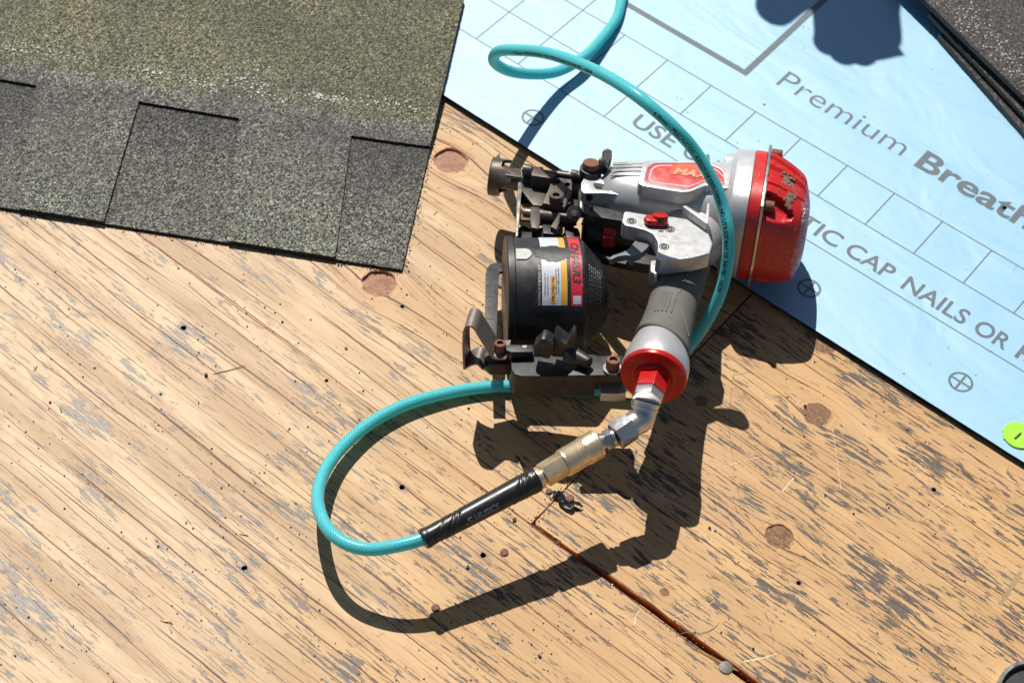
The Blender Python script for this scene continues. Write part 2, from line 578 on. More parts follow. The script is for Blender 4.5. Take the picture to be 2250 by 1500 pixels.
ink = ink_material("grey_printing_ink", (.085, .098, .108))

def granule_material(name, pal, ramp):
    """crushed-stone granules; ramp = [(t_mm, colour_scale rgb)] along the shingle's depth"""
    m = Mat(name, rough=.55, spec=.5)
    v = m.obj(1000.0)
    cellcol = m.voro(v, .72, 'F1', "Color")
    dist = X(m.nt, m.voro(v, .72, 'F1', "Distance"))
    r, gg, b = m.sep(cellcol)
    c = m.mix(r.step(.0, .9), pal[0], pal[1])
    c = m.mix(gg.step(.80, .86), c, pal[2])
    c = m.mix(b.step(.80, .86), c, pal[3])
    # depth ramp
    uv = m.obj(1000.0, 0.0)
    x, y, z = m.sep(uv)
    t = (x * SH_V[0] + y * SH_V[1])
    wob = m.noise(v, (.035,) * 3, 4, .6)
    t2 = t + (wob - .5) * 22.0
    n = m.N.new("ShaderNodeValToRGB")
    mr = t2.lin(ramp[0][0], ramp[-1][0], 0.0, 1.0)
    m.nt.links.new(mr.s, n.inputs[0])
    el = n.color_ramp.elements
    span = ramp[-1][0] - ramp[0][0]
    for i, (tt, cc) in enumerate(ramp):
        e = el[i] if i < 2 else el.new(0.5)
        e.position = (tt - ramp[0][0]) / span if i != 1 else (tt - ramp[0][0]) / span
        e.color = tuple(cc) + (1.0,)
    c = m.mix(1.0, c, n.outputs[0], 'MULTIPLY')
    blot = m.noise(v, (.02,) * 3, 5, .65, (3, 1, 4))
    c = m.mix(blot.step(.35, .65) * .30, c, (.055, .05, .05))
    blot2 = m.noise(v, (.0065, .0065, .0065), 2, .5, (6, 1, 4))
    c = m.mix(blot2.step(.42, .60) * .25, c, (.060, .056, .056))
    m.color(c)
    m.bump(dist.rsub(1.0) + r * .5, .0011, 1.0)
    m.set("Roughness", b.lin(0, 1, .35, .75))
    return m.m

# shingle frame: corner at the lower right, u to the left along the butt edge, v up its side
SH_K = at(883, 592, 3)
SH_U = nrm((at(0, 455, 3) - SH_K)); SH_V = nrm(np.array([-SH_U[1], SH_U[0], 0])); SH_V = SH_V if SH_V[1] > 0 else -SH_V
def sh_t(px, py, h=5): return (at(px, py, h) - SH_K) @ SH_V
T_STREAK = sh_t(513, 236)
PAL = [(.058, .056, .047), (.20, .20, .158), (.40, .40, .35), (.020, .019, .020)]
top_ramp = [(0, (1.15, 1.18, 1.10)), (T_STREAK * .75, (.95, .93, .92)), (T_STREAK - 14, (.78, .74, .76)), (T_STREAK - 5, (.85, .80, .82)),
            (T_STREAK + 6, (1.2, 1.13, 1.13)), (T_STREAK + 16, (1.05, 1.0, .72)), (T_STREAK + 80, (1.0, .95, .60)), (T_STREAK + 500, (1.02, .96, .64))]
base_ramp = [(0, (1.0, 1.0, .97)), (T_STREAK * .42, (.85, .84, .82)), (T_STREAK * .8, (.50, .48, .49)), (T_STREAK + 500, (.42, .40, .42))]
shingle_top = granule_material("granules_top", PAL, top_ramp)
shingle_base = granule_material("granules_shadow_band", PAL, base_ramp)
PAL2 = [(.028, .026, .027), (.085, .075, .062), (.26, .24, .22), (.012, .012, .014)]
shingle_stack = granule_material("granules_dark", PAL2, [(0, (.8, .78, .75)), (400, (.8, .78, .75))])
shingle_side = simple("asphalt_edge", (.022, .020, .018), .8, 0, .3, dust=(.07, .065, .055), dust_amt=.6, bump=.4, sc=.8)
bead_mat = simple("white_glint_bead", (.93, .91, .90), .2, 0, .8)  # near-white colour paints the sparkle of the beads

def hose_material():
    m = Mat("teal_braided_hose", rough=.22, spec=.55)
    tc = m.N.new("ShaderNodeUVMap")
    x, y, z = m.sep(tc.outputs[0])           # x: mm along, y: 0..1 around
    k = 12.0
    s1 = ((x * (1 / 2.6) + y * k)).frac()
    s2 = ((x * (1 / 2.6) - y * k)).frac()
    l1 = (s1 - .5).abs().step(.36, .46)
    l2 = (s2 - .5).abs().step(.36, .46)
    br = l1.max(l2)
    v = m.obj(1000.0)
    d = m.noise(v, (.05,) * 3, 5, .6)
    d2 = m.noise(v, (.35,) * 3, 4, .7, (3, 3, 3))
    c = m.mix(br * .70, (.03, .52, .60), (.40, .90, .92))
    c = m.mix(d.step(.35, .7) * .2, c, (.09, .60, .64))
    c = m.mix(d2.step(.66, .75) * .45, c, (.07, .16, .13))
    m.color(c)
    m.bump(br * .5 + d2 * .2, .0003, .5)
    m.set("Subsurface Weight", .25)
    m.b.inputs["Subsurface Radius"].default_value = (.001, .004, .004)
    tr = m.N.new("ShaderNodeBsdfTranslucent"); tr.inputs[0].default_value = (.06, .80, .82, 1)
    tp = m.N.new("ShaderNodeBsdfTransparent"); tp.inputs[0].default_value = (.12, .62, .34, 1)
    m1 = m.N.new("ShaderNodeMixShader"); m1.inputs[0].default_value = .28
    m2 = m.N.new("ShaderNodeMixShader"); m2.inputs[0].default_value = .07
    out = m.N["Material Output"]
    m.nt.links.new(m.b.outputs[0], m1.inputs[1]); m.nt.links.new(tr.outputs[0], m1.inputs[2])
    m.nt.links.new(m1.outputs[0], m2.inputs[1]); m.nt.links.new(tp.outputs[0], m2.inputs[2])
    m.nt.links.new(m2.outputs[0], out.inputs[0])
    return m.m
hose_mat = hose_material()
hose_ink = simple("black_hose_print", (.008, .02, .025), .4)
label_black = simple("label_black", (.022, .022, .03), .35, 0, .5, scuff=(.35, .34, .33), scuff_amt=.5)
label_white = simple("label_grey_white", (.56, .58, .62), .35, 0, .5, scuff=(.3, .28, .26), scuff_amt=.4)
label_yellow = simple("label_amber", (.68, .37, .05), .35, 0, .5, scuff=(.3, .2, .1), scuff_amt=.4)
label_red = simple("label_red", (.55, .025, .035), .35, 0, .5, scuff=(.7, .6, .58), scuff_amt=.6)
label_ink = simple("label_ink", (.02, .02, .024), .4)
label_pale_ink = simple("label_pale_ink", (.62, .60, .58), .4)
badge_red = simple("badge_red", (.58, .045, .045), .30, 0, .9, dust=(.66, .24, .21), dust_amt=.65)
badge_orange = simple("faded_orange", (.66, .13, .075), .2, 0, .6, dust=(.66, .20, .12), dust_amt=.5)
badge_pale = simple("faded_badge_letter", (.76, .36, .24), .2, 0, .6)
faint_ink = simple("faint_cast_lettering", (.42, .41, .40), .5, .3)
green_plastic = simple("lime_plastic", (.36, .78, .05), .35, 0, .5, bump=.1)
hole_dark = simple("hole_shade", (.02, .014, .01), .9, 0, .1)

# ------------------------------------------------------------------ the deck
gu = np.array([math.cos(GRAIN), math.sin(GRAIN), 0])          # along the grain
gv = np.array([-math.sin(GRAIN), math.cos(GRAIN), 0])         # across it, away from the camera
TJ = at(1168, 1151, 0)                                        # where the three sheets meet
SEAM = math.radians(57.0)
sv = np.array([math.cos(SEAM), math.sin(SEAM), 0])
deck = empty("roof_deck", (0, 0, 0), "weathered plywood roof deck under everything", kind="structure")
deck["label"] = "weathered plywood roof deck made of butted sheets"

def wob(t, seed, amp): return amp * (mnoise.noise(Vector((t * .05, seed * 3.1, 0))) * 1.3 + mnoise.noise(Vector((t * .22, seed * 5.7, 3))) * .5)
def edge_pts(P, d, nrml, t0, t1, off, seed, amp, step=5.0):
    out = []
    t = t0
    sgn = 1 if t1 > t0 else -1
    while (t1 - t) * sgn > 0:
        out.append(P + d * t + nrml * (off(t) + wob(t, seed, amp)))
        t += step * sgn
    out.append(P + d * t1 + nrml * (off(t1) + wob(t1, seed, amp)))
    return out

def ring_xy(c, r, k=26, jit=.16, seed=0):
    return [np.array([c[0] + r * (1 + jit * mnoise.noise(Vector((math.cos(t) * 2, math.sin(t) * 2, seed)))) * math.cos(t),
                      c[1] + r * (1 + jit * mnoise.noise(Vector((math.cos(t) * 2, math.sin(t) * 2, seed)))) * math.sin(t), 0]) for t in [2 * math.pi * i / k for i in range(k)]]

def bgap(t): return 2.0 + 3.2 * min(1, max(0, t / 90.0)) + 1.5 * min(1, max(0, (t - 90) / 150.0))
FAR = 2300.0
outC = edge_pts(TJ, gu, gv, -1500, 1500, lambda t: -.35, 3, .35) + [TJ + gu * 1500 - gv * 1500, TJ - gu * 1500 - gv * 1500]
outA = edge_pts(TJ, gu, gv, -1500, -.8, lambda t: .35, 4, .3) + edge_pts(TJ, sv, -gu, 2, FAR, lambda t: .7, 5, .35) + [TJ + sv * FAR - gu * 1500]
outB = edge_pts(TJ, gu, gv, 1500, 2, bgap, 6, .7, 4.0) + edge_pts(TJ, sv, gu, 4, FAR, lambda t: .8, 7, .35) + [TJ + sv * FAR + gu * 1500]

def side_of(px, py):
    q = at(px, py, 0) - TJ
    if q @ gv < 0: return 'C'
    # left of the seam line?
    return 'A' if (q[0] * sv[1] - q[1] * sv[0]) < 0 else 'B'

cuts = {'A': [], 'B': [], 'C': []}
knot_jobs = []
for i, (px, py, rr, amt) in enumerate(KNOTS):
    if rr < 9: continue
    c = at(px, py, 0); r = rr / (2.75 if rr > 12 else 2.9)
    s_ = side_of(px, py)
    cuts[s_].append(ring_xy(c, r, seed=i))
    knot_jobs.append((s_, c, r, i, (2.6 if i in (0, 1) else 1.1 if i == 3 else .25)))
for i, (px, py, r) in enumerate(HOLES):
    c = at(px, py, 0)
    pts = ring_xy(c, r, k=12, jit=.5, seed=20 + i)
    cuts[side_of(px, py)].append(pts)

HOLE_XY = [at(px, py, 0) for px, py, r in HOLES]
def make_sheet(nm, outline, holes, mat):
    me = flat_mesh([[(p[0], p[1]) for p in pl] for pl in [outline] + holes], 11.0)
    bm = bmesh.new(); bm.from_mesh(me); bpy.data.meshes.remove(me)
    for v in bm.verts: v.co /= 1000.0
    bmesh.ops.remove_doubles(bm, verts=bm.verts, dist=1e-6)
    bm.normal_update()
    for f in bm.faces:
        f.material_index = 1 if abs(f.normal.z) < .5 else 0
        if f.material_index:
            q = f.calc_center_median() * 1000
            if any((q.x - c[0]) ** 2 + (q.y - c[1]) ** 2 < 25 for c in HOLE_XY): f.material_index = 2
    return finish("plywood_sheet", bm, [mat, wood_edge, hole_dark], deck, smooth=False, recalc=False)
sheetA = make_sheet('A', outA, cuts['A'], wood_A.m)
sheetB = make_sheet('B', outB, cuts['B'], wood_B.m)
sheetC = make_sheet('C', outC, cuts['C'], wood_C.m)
sheets = {'A': sheetA, 'B': sheetB, 'C': sheetC}
sheetA["label"] = "pale weathered plywood sheet"
sheetB["label"] = "honey coloured plywood sheet with charcoal flecks"
sheetC["label"] = "worn plywood sheet below the long open joint"

for s_, c, r, i, depth in knot_jobs:
    bm = bmesh.new()
    k = 26
    rings = []
    for f, dz in ((0.0, .35), (.35, .3), (.7, .15), (.92, 0), (1.03, -.1)):
        ring = []
        for t in range(k):
            a = 2 * math.pi * t / k
            q = np.array([c[0] + r * f * math.cos(a), c[1] + r * f * math.sin(a), -depth + dz * (.6 if depth > 1 else .3)])
            q[2] += .35 * mnoise.noise(Vector((q[0] * .3, q[1] * .3, i))) * (1 if depth > .5 else .3)
            if depth < .5: q[2] = min(q[2], -.05)
            ring.append(q)
        rings.append(ring)
    rings = [[q for q in rr_] for rr_ in rings]
    if True:
        R = [vs(bm, rr_) for rr_ in rings[1:]]
        ctr = bm.verts.new(tuple(np.array([c[0], c[1], -depth + .2]) / 1000.0))
        for a in range(k):
            bm.faces.new((ctr, R[0][a], R[0][(a + 1) % k]))
            for q in range(len(R) - 1):
                bm.faces.new((R[q][a], R[q + 1][a], R[q + 1][(a + 1) % k], R[q][(a + 1) % k]))
    o = finish("knot", bm, knot_pink if i < 2 else knot_mat, sheets[s_], smooth=True)

# rafter below the joints
bm = bmesh.new()
bar(bm, TJ + gu * 0 + np.array([0, 0, -30]), gu, gv, np.array([0, 0, 1.0]), 3000, 60, 36)
finish("rafter", bm, rafter_mat, deck, smooth=False)
bm = bmesh.new()
bar(bm, TJ + sv * 1180 + np.array([0, 0, -30]), sv, np.cross(sv, [0, 0, 1.0]), np.array([0, 0, 1.0]), 2280, 60, 35)
finish("rafter", bm, rafter_mat, deck, smooth=False)

# the yard far below the roof
bm = bmesh.new()
bm.faces.new(vs(bm, [np.array([x, y, -3200.0]) for x, y in ((-40000, -40000), (40000, -40000), (40000, 40000), (-40000, 40000))]))
tag(finish("ground", bm, simple("dry_lawn", (.075, .085, .035), .9, 0, .2, dust=(.14, .11, .06), dust_amt=.6, sc=.0012), None, smooth=False), "dry lawn far below the roof", kind="structure")

# splinters on the open joint
def sliver(name, p0, p1, w, hgt, mat, parent=None, **k):
    bm = bmesh.new()
    p0, p1 = np.asarray(p0, float), np.asarray(p1, float)
    d = nrm(p1 - p0); s_ = nrm(np.cross(d, [0, 0, 1.0])); L = np.linalg.norm(p1 - p0)
    rings = []
    for i in range(9):
        t = i / 8
        ww = w * (math.sin(math.pi * min(1, max(0.04, t * .9 + .05))) ** .6) * (.8 + .3 * random.random())
        c = p0 + d * L * t + s_ * random.uniform(-.15, .15)
        rings.append([c - s_ * ww / 2, c + s_ * ww / 2, c + s_ * ww * .35 + np.array([0, 0, hgt]), c - s_ * ww * .3 + np.array([0, 0, hgt * .8])])
    loft(bm, rings)
    return finish(name, bm, mat, parent, smooth=False, **k)
raw_wood = simple("raw_split_wood", (.66, .45, .24), .7, 0, .3, dust=(.45, .26, .11), dust_amt=.6, bump=.3, sc=.5)
brown_wood = simple("brown_split_wood", (.26, .13, .055), .75, 0, .3, dust=(.5, .33, .17), dust_amt=.5, bump=.5, sc=.4)
sliver("split_edge", at(1183, 1151, .2), at(1232, 1187, .2), 3.0, .5, raw_wood, sheetB)
sliver("split_edge", at(1525, 1424, -.2), at(1622, 1474, .2), 3.2, .6, brown_wood, sheetB)

# ------------------------------------------------------------------ blue underlayment with its printing
TH = -0.579375
LX, LY, LW = 0.0928610 * 1200, 1.0774959 * 1200 - 946.7976, 48.8518
lex = np.array([math.cos(TH), math.sin(TH), 0]); ley = np.array([math.sin(TH), -math.cos(TH), 0])
def lat(c, r, z=0.0): return np.array([LX, LY, 0]) + lex * c * LW + ley * r * LW + np.array([0, 0, z])
ZU = 5.4
_s = 1 - ZU / CAMH
LX, LY, LW = LX * _s, CAM[1] + (LY - CAM[1]) * _s, LW * _s
und = empty("roofing_underlayment", lat(0, 3.6), "pale blue roofing membrane printed with a grid and grey lettering", "roofing membrane")
e0, e1 = at(985, 215, ZU), at(2250, 1015, ZU)
ed = nrm(e1 - e0)
en = np.array([-ed[1], ed[0], 0])
edge = edge_pts(e0, ed, en, -700, 1100, lambda t: 0.0, 9, .25, 6.0)
outl = edge + [e0 + ed * 1100 + en * 1400, e0 - ed * 700 + en * 1400]
bm = plane_bm([outl], np.array([0, 0, ZU]), np.array([0, 0, 1.0]), .5)
finish("membrane", bm, blue_mat, und, smooth=False)
edge2 = edge_pts(e0, ed, en, -700, 1100, lambda t: -.35, 9, .25, 6.0)
bm = plane_bm([edge2 + outl[len(edge):]], np.array([0, 0, ZU - .55]), np.array([0, 0, 1.0]), .5)
finish("black_backing", bm, black_film, und, smooth=False)
edge3 = edge_pts(e0, ed, en, -700, 1100, lambda t: 2.5, 11, .8, 9.0)
bm = plane_bm([edge3 + outl[len(edge):]], np.array([0, 0, ZU - 1.1]), np.array([0, 0, 1.0]), ZU - 1.15)
finish("under_layer", bm, black_film, und, smooth=False)

ZP = ZU + .06
def strip_quad(bm, p, q, w):
    d = nrm(q - p); s_ = np.cross(d, [0, 0, 1.0]) * w / 2
    bm.faces.new(vs(bm, [p - s_, q - s_, q + s_, p + s_]))
def line_obj(segs, w, name="grid_line", z=ZP):
    bm = bmesh.new()
    for i, (c0, r0, c1, r1) in enumerate(segs):
        strip_quad(bm, lat(c0, r0, z), lat(c1, r1, z), w)
    return finish(name, bm, ink, und, smooth=False)
C0, C1 = -8, 16
LWD = 1.15
line_obj([(C0, 0, C1, 0)], LWD)
line_obj([(C0, 1, C1, 1)], LWD)
line_obj([(C0, 2, C1, 2)], LWD)
for c in range(C0, C1 + 1):
    if c <= -4: line_obj([(c, -6, c, 2)], LWD, z=ZP + .02)
    elif c <= 0: line_obj([(c, -.02 if c > -2 else -8, c, 2)], LWD, z=ZP + .02)
    else: line_obj([(c, 0, c, 1)], LWD, z=ZP + .02)
# the heavy frame of the panel above the wordmark
line_obj([(-12, -.72, 1.34, -.72)], 6.2, "panel_frame", ZP + .04)
line_obj([(1.28, -.66, 1.28, -9)], 6.2, "panel_frame", ZP + .05)
for r in range(-1, -8, -1):
    line_obj([(C0, r, -2, r)], LWD)

def print_text(s, col, row, cap_mm, bold=0.0, spacing=1.0, name="printed_word", width=None):
    size = cap_mm / .73
    me = text_shape(s, size, bold, 4, spacing)
    xs = [v.co.x for v in me.vertices]
    w = max(xs)
    k = 1.0 if width is None else width / w
    o = lat(col, row, ZP + .03)
    map_mesh(me, lambda x, y, z: o + lex * (x * k) - ley * y)
    return link_mesh(name, me, ink, und)
def prefix_w(s, size, off):
    me = text_shape(s + "|", size, off, 2); w = max(v.co.x for v in me.vertices); bpy.data.meshes.remove(me)
    me = text_shape("|", size, off, 2); w2 = max(v.co.x for v in me.vertices); bpy.data.meshes.remove(me)
    return w - w2
def print_line(words, col0, row, cap_mm, bold, ref, ref_w_cells):
    """words set one after another; the stretch makes the text before `ref` fill ref_w_cells"""
    size = cap_mm / .73
    full = " ".join(words)
    k = ref_w_cells * LW / prefix_w(full[:full.index(ref)], size, bold)
    pos = 0
    for w in words:
        me = text_shape(w, size, bold, 5)
        x0 = prefix_w(full[:pos], size, bold) if pos else 0.0
        o = lat(col0, row, ZP + .03)
        map_mesh(me, lambda x, y, z: o + lex * ((x + x0) * k) - ley * y)
        link_mesh("printed_word", me, ink, und)
        pos += len(w) + 1
def print_word(w, c0, c1, row, cap_mm, bold):
    me = text_shape(w, cap_mm / .73, bold, 5)
    xs = [v.co.x for v in me.vertices]; lo, hi = min(xs), max(xs)
    k = (c1 - c0) * LW / (hi - lo)
    o = lat(c0, row, ZP + .03)
    map_mesh(me, lambda x, y, z: o + lex * ((x - lo) * k) - ley * y)
    link_mesh("printed_word", me, ink, und)
for w, c0, c1 in (("USE", .46, 1.36), ("ONLY", 1.58, 2.74), ("PLASTIC", 2.94, 4.90), ("CAP", 5.06, 5.98), ("NAILS", 6.22, 7.46), ("OR", 7.64, 8.27), ("PLASTIC", 8.46, 10.42)):
    print_word(w, c0, c1, 1.82, 17.2, .38)
print_word("Premium", 1.87, 4.60, -.86, 24.5, -.25)
print_word("Breathable", 4.90, 8.75, -.84, 25.0, .75)

def cross_mark(c, r):
    bm = bmesh.new()
    o = lat(c, r, ZP + .03)
    R, w, k = 10.2, 2.0, 40
    a = [o + R * (math.cos(t) * lex + math.sin(t) * ley) for t in [2 * math.pi * i / k for i in range(k)]]
    b = [o + (R - w) * (math.cos(t) * lex + math.sin(t) * ley) for t in [2 * math.pi * i / k for i in range(k)]]
    A, B = vs(bm, a), vs(bm, b)
    for i in range(k): bm.faces.new((A[i], A[(i + 1) % k], B[(i + 1) % k], B[i]))
    z1 = np.array([0, 0, .02])
    strip_quad(bm, o - lex * (R - w * .6) + z1, o + lex * (R - w * .6) + z1, 1.9)
    strip_quad(bm, o - ley * (R - w * .6) + z1 * 2, o + ley * (R - w * .6) + z1 * 2, 1.9)
    finish("cross_mark", bm, ink, und, smooth=False)
for c in (-3.95, -.94, 2.06, 5.05, 8.05, 11.05): cross_mark(c, 2.90)

# lime cap nail holding the membrane down
cap = empty("cap_nail", at(2237, 957, ZU), "lime green plastic cap nail pressed into the blue membrane", "cap nail")
c0 = at(2239, 957, ZU + .2)
bm = bmesh.new()
rev(bm, c0, (0, 0, 1), [(0, 12.6), (.8, 12.9), (1.3, 12.3), (1.2, 11.6), (1.0, 8.0), (1.1, 3.0), (1.0, .01)], 40)
for t in (2.2, 2.9, 3.5):
    q = c0 + 12.8 * np.array([math.cos(t), math.sin(t), 0]); bar(bm, q + np.array([0, 0, .5]), np.array([1., 0, 0]), np.array([0, 1., 0]), np.array([0, 0, 1.]), 1.6, 1.6, .8)
finish("plastic_cap", bm, green_plastic, cap)
bm = bmesh.new()
cyl(bm, at(2230, 962, ZU + 1.9), at(2243, 950, ZU + 2.1), .75, .7, 10)
finish("pin", bm, nail_grey, cap)

# ------------------------------------------------------------------ laminated shingle
def shingle_world(u, v, z): return SH_K + SH_U * u + SH_V * v + np.array([0, 0, z - SH_K[2]])
def ragged(poly, step=1.6, amp=.42, seed=0):
    out = []
    for i, p in enumerate(poly):
        q = poly[(i + 1) % len(poly)]
        L = math.hypot(q[0] - p[0], q[1] - p[1]); m = max(1, int(L / step))
        nx, ny = -(q[1] - p[1]) / L, (q[0] - p[0]) / L
        for k in range(m):
            t = k / m
            x, y = p[0] + (q[0] - p[0]) * t, p[1] + (q[1] - p[1]) * t
            a = amp * (mnoise.noise(Vector((x * .45, y * .45, seed))) + random.uniform(-.45, .45)) if k else 0
            out.append((x + nx * a, y + ny * a))
    return out
def shingle_layer(name, poly, zt, th, parent, mats, zfun, cutstep=22, conv=shingle_world):
    me = flat_mesh([ragged(poly)], th)
    bm = bmesh.new(); bm.from_mesh(me); bpy.data.meshes.remove(me)
    bmesh.ops.remove_doubles(bm, verts=bm.verts, dist=1e-4)
    us = [p[0] for p in poly]; v_ = [p[1] for p in poly]
    for lo, hi, nn in ((min(us), max(us), (1, 0, 0)), (min(v_), max(v_), (0, 1, 0))):
        t = lo + cutstep
        while t < hi - 3:
            bmesh.ops.bisect_plane(bm, geom=bm.verts[:] + bm.edges[:] + bm.faces[:], plane_co=Vector(nn) * t, plane_no=Vector(nn))
            t += cutstep
    bm.normal_update()
    for f in bm.faces: f.material_index = 0 if f.normal.z > .5 else 1
    for v in bm.verts:
        p = conv(v.co.x, v.co.y, zt + v.co.z + zfun(v.co.x, v.co.y))
        v.co = Vector(tuple(p / 1000.0))
    o = finish(name, bm, mats, parent, smooth=True, ang=50)
    return o
def UV(px, py, h=4.2):
    q = at(px, py, h) - SH_K
    return (q @ SH_U, q @ SH_V)
def sh_lift(u, v):
    p = SH_K + SH_U * u + SH_V * v
    d = (p - e0) @ en                   # beyond the membrane's edge
    t = min(1, max(0, (d + 75) / 72)); s_ = t * t * (3 - 2 * t)
    return (ZU + .4) * s_ + .35 * mnoise.noise(Vector((u * .012, v * .012, 2))) + .25
shg = empty("asphalt_shingle", SH_K, "grey green laminated shingle with notched tabs, its corner on bare plywood", "roof shingle")
W_, V_ = 760.0, UV(1027, 10)[1]
basepoly = [(0, 0), (0, V_), (W_, V_ + 0), (W_, 0)]
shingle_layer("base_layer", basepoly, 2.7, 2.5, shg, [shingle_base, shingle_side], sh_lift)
c_a = [UV(949, 326), UV(772, 300), UV(735, 571)]
c_b = [UV(500, 535), UV(525, 262), UV(305, 225), UV(229, 487)]
c_c = [UV(40, 463), UV(80, 190), UV(-130, 154), UV(-205, 430)]
c_d = [UV(-420, 400), UV(-345, 118), UV(-600, 78), UV(-700, 380)]
fixv = lambda q: (q[0], 0.0)
toppoly = [(0, V_), (0.0, c_a[0][1]), c_a[1], (c_a[2][0], 0), (c_b[0][0], 0), c_b[1], c_b[2], (c_b[3][0], 0),
           (c_c[0][0], 0), c_c[1], c_c[2], (c_c[3][0], 0), (W_, 0), (W_, V_)]
toppoly = list(reversed(toppoly))
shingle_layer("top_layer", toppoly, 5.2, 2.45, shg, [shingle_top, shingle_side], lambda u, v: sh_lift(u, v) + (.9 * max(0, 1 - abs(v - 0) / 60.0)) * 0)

# sealant beads painted white as glints along the fold between headlap and tabs
bm = bmesh.new()
def bead(bm, c, r):
    bmesh.ops.create_icosphere(bm, subdivisions=1, radius=r / 1000.0, matrix=Matrix.Translation(Vector(tuple(c / 1000.0))) @ Matrix.Diagonal((1, 1, .8, 1)))
clusters = [(90, 115, 60, 14, 26), (35, 110, 30, 8, 10), (170, 130, 40, 6, 12), (330, 160, 40, 10, 30), (460, 190, 60, 14, 40), (545, 185, 50, 16, 44), (570, 150, 40, 12, 16), (700, 215, 40, 10, 40), (735, 220, 30, 8, 22), (830, 232, 60, 8, 30), (900, 245, 50, 10, 18), (560, 215, 70, 10, 20)]
for (px, py, sx, sy, k) in clusters:
    for _ in range(k):
        x = random.gauss(px, sx * .6); y = random.gauss(py + (x - px) * .17, sy * .6)
        u, v = UV(x, y, 5)
        if u < 3 or v > V_ - 3: continue
        bead(bm, shingle_world(u, v, 5.2 + sh_lift(u, v) + .35), random.uniform(.4, 1.05))
for _ in range(80):
    x, y = random.uniform(0, 1000), random.uniform(0, 250)
    u, v = UV(x, y, 5)
    if u < 3 or v > V_ - 3 or v < UV(x, 250 + 0 * x)[1] * .2: continue
    if v < T_STREAK: continue
    bead(bm, shingle_world(u, v, 5.2 + sh_lift(u, v) + .3), random.uniform(.25, .5))
o = finish("glint_beads", bm, bead_mat, shg); o["kind"] = "stuff"

stack_edge = simple("gritty_brown_edge", (.15, .125, .095), .7, 0, .4, dust=(.04, .035, .03), dust_amt=.7, bump=.8, sc=.8)
# dark shingles stacked at the far corner
stack_defs = [
    ((2062, 78), (2250, 290), 6.0, "lowest"),
    ((2040, 30), (2250, 252), 13.0, "middle"),
    ((2018, -10), (2250, 215), 21.5, "top"),
]
labels_st = ["lowest dark shingle of the stack, jutting furthest onto the blue membrane",
             "thin dark shingle sandwiched in the middle of the stack on the membrane",
             "topmost glittering dark shingle of the stack on the blue membrane"]
for i, ((x0, y0), (x1, y1), h, _n) in enumerate(stack_defs):
    z0 = ZU + h
    P0, P1 = at(x0, y0, z0), at(x1, y1, z0)
    d = nrm(P1 - P0); nn = np.array([-d[1], d[0], 0])
    nn = nn if nn @ np.array([1, 1, 0]) > 0 else -nn
    start = P0 if i != 2 else P0 - d * 60
    conv = (lambda st, d, nn: (lambda u, v, z: st + d * u + nn * v + np.array([0, 0, z - st[2]])))(start, d, nn)
    e = empty("asphalt_shingle", start, labels_st[i], "roof shingle", "dark shingles stacked on the membrane")
    bend = lambda u, v, i=i: .6 * mnoise.noise(Vector((u * .01, v * .01, i))) + (.02 * max(0, 120 - v) if i == 2 else 0) * .6
    shingle_layer("granule_face", [(0, 0), (520, 0), (520, 300), (0, 300)][::1], z0, 5.4 if i != 1 else 4.2, e, [shingle_stack, stack_edge], bend, 30, conv)
    if i == 2:  # white beads stand in for glints on the dark granules
        bm = bmesh.new()
        for _ in range(900):
            u = random.uniform(0, 420); v = abs(random.gauss(0, 1)) * 16 + random.uniform(0, 10)
            if random.random() < .5: v = 24 + random.gauss(0, 7)
            if v < 1: continue
            bead(bm, conv(u, v, z0 + bend(u, v) + .3), random.uniform(.25, .85))
        o = finish("glint_beads", bm, bead_mat, e); o["kind"] = "stuff"

# ------------------------------------------------------------------ the coil roofing nailer
gun = empty("coil_nailer", at(1300, 760, 0), "silver and red pneumatic nailer with black coil canister lying on its side on the plywood", "nail gun")
Zg = gn

def sect(a, rb, rn, n_off=0.0, b_off=0.0, e=2.3, k=48, mod=None):
    out = []
    for i in range(k):
        t = 2 * math.pi * i / k
        c, s_ = math.cos(t), math.sin(t)
        x = abs(c) ** (2 / e) * math.copysign(1, c); y = abs(s_) ** (2 / e) * math.copysign(1, s_)
        f = 1.0 if mod is None else mod(t)
        out.append(gp(a, b_off + rb * x * f, n_off + rn * y * f))
    return out

A = gacoord
# silver housing around the driving cylinder
bm = bmesh.new()
prof = [(1322, 17, 17, 2), (1330, 22, 21, 2.1), (1352, 26, 25, 2.2), (1385, 29, 28, 2.3), (1420, 31, 30, 2.4), (1470, 33, 32, 2.4), (1530, 35.5, 34, 2.4), (1580, 38, 37, 2.5), (1592, 40, 39, 2.7), (1599, 45.5, 45, 3.0), (1604, 46.5, 46, 3.1), (1638, 46.8, 46.4, 3.1), (1640, 46, 45.6, 3.1)]
loft(bm, [sect(A(px), rb, rn, e=e) for px, rb, rn, e in prof])
housing = finish("housing", bm, silver, gun, ang=40)
housing["label"] = "silver cast aluminium housing"

# fine flutes on the shoulder of the housing
bm = bmesh.new()
for i in range(5):
    th = math.radians(62 + i * 11)
    p0 = gp(A(1338), -26.2 * math.cos(th) * 1.0, 25.2 * math.sin(th)); p1 = gp(A(1402), -30.2 * math.cos(th), 29.6 * math.sin(th))
    cyl(bm, p0, p1, .9, .9, 8)
finish("flute_rib", bm, silver, gun)

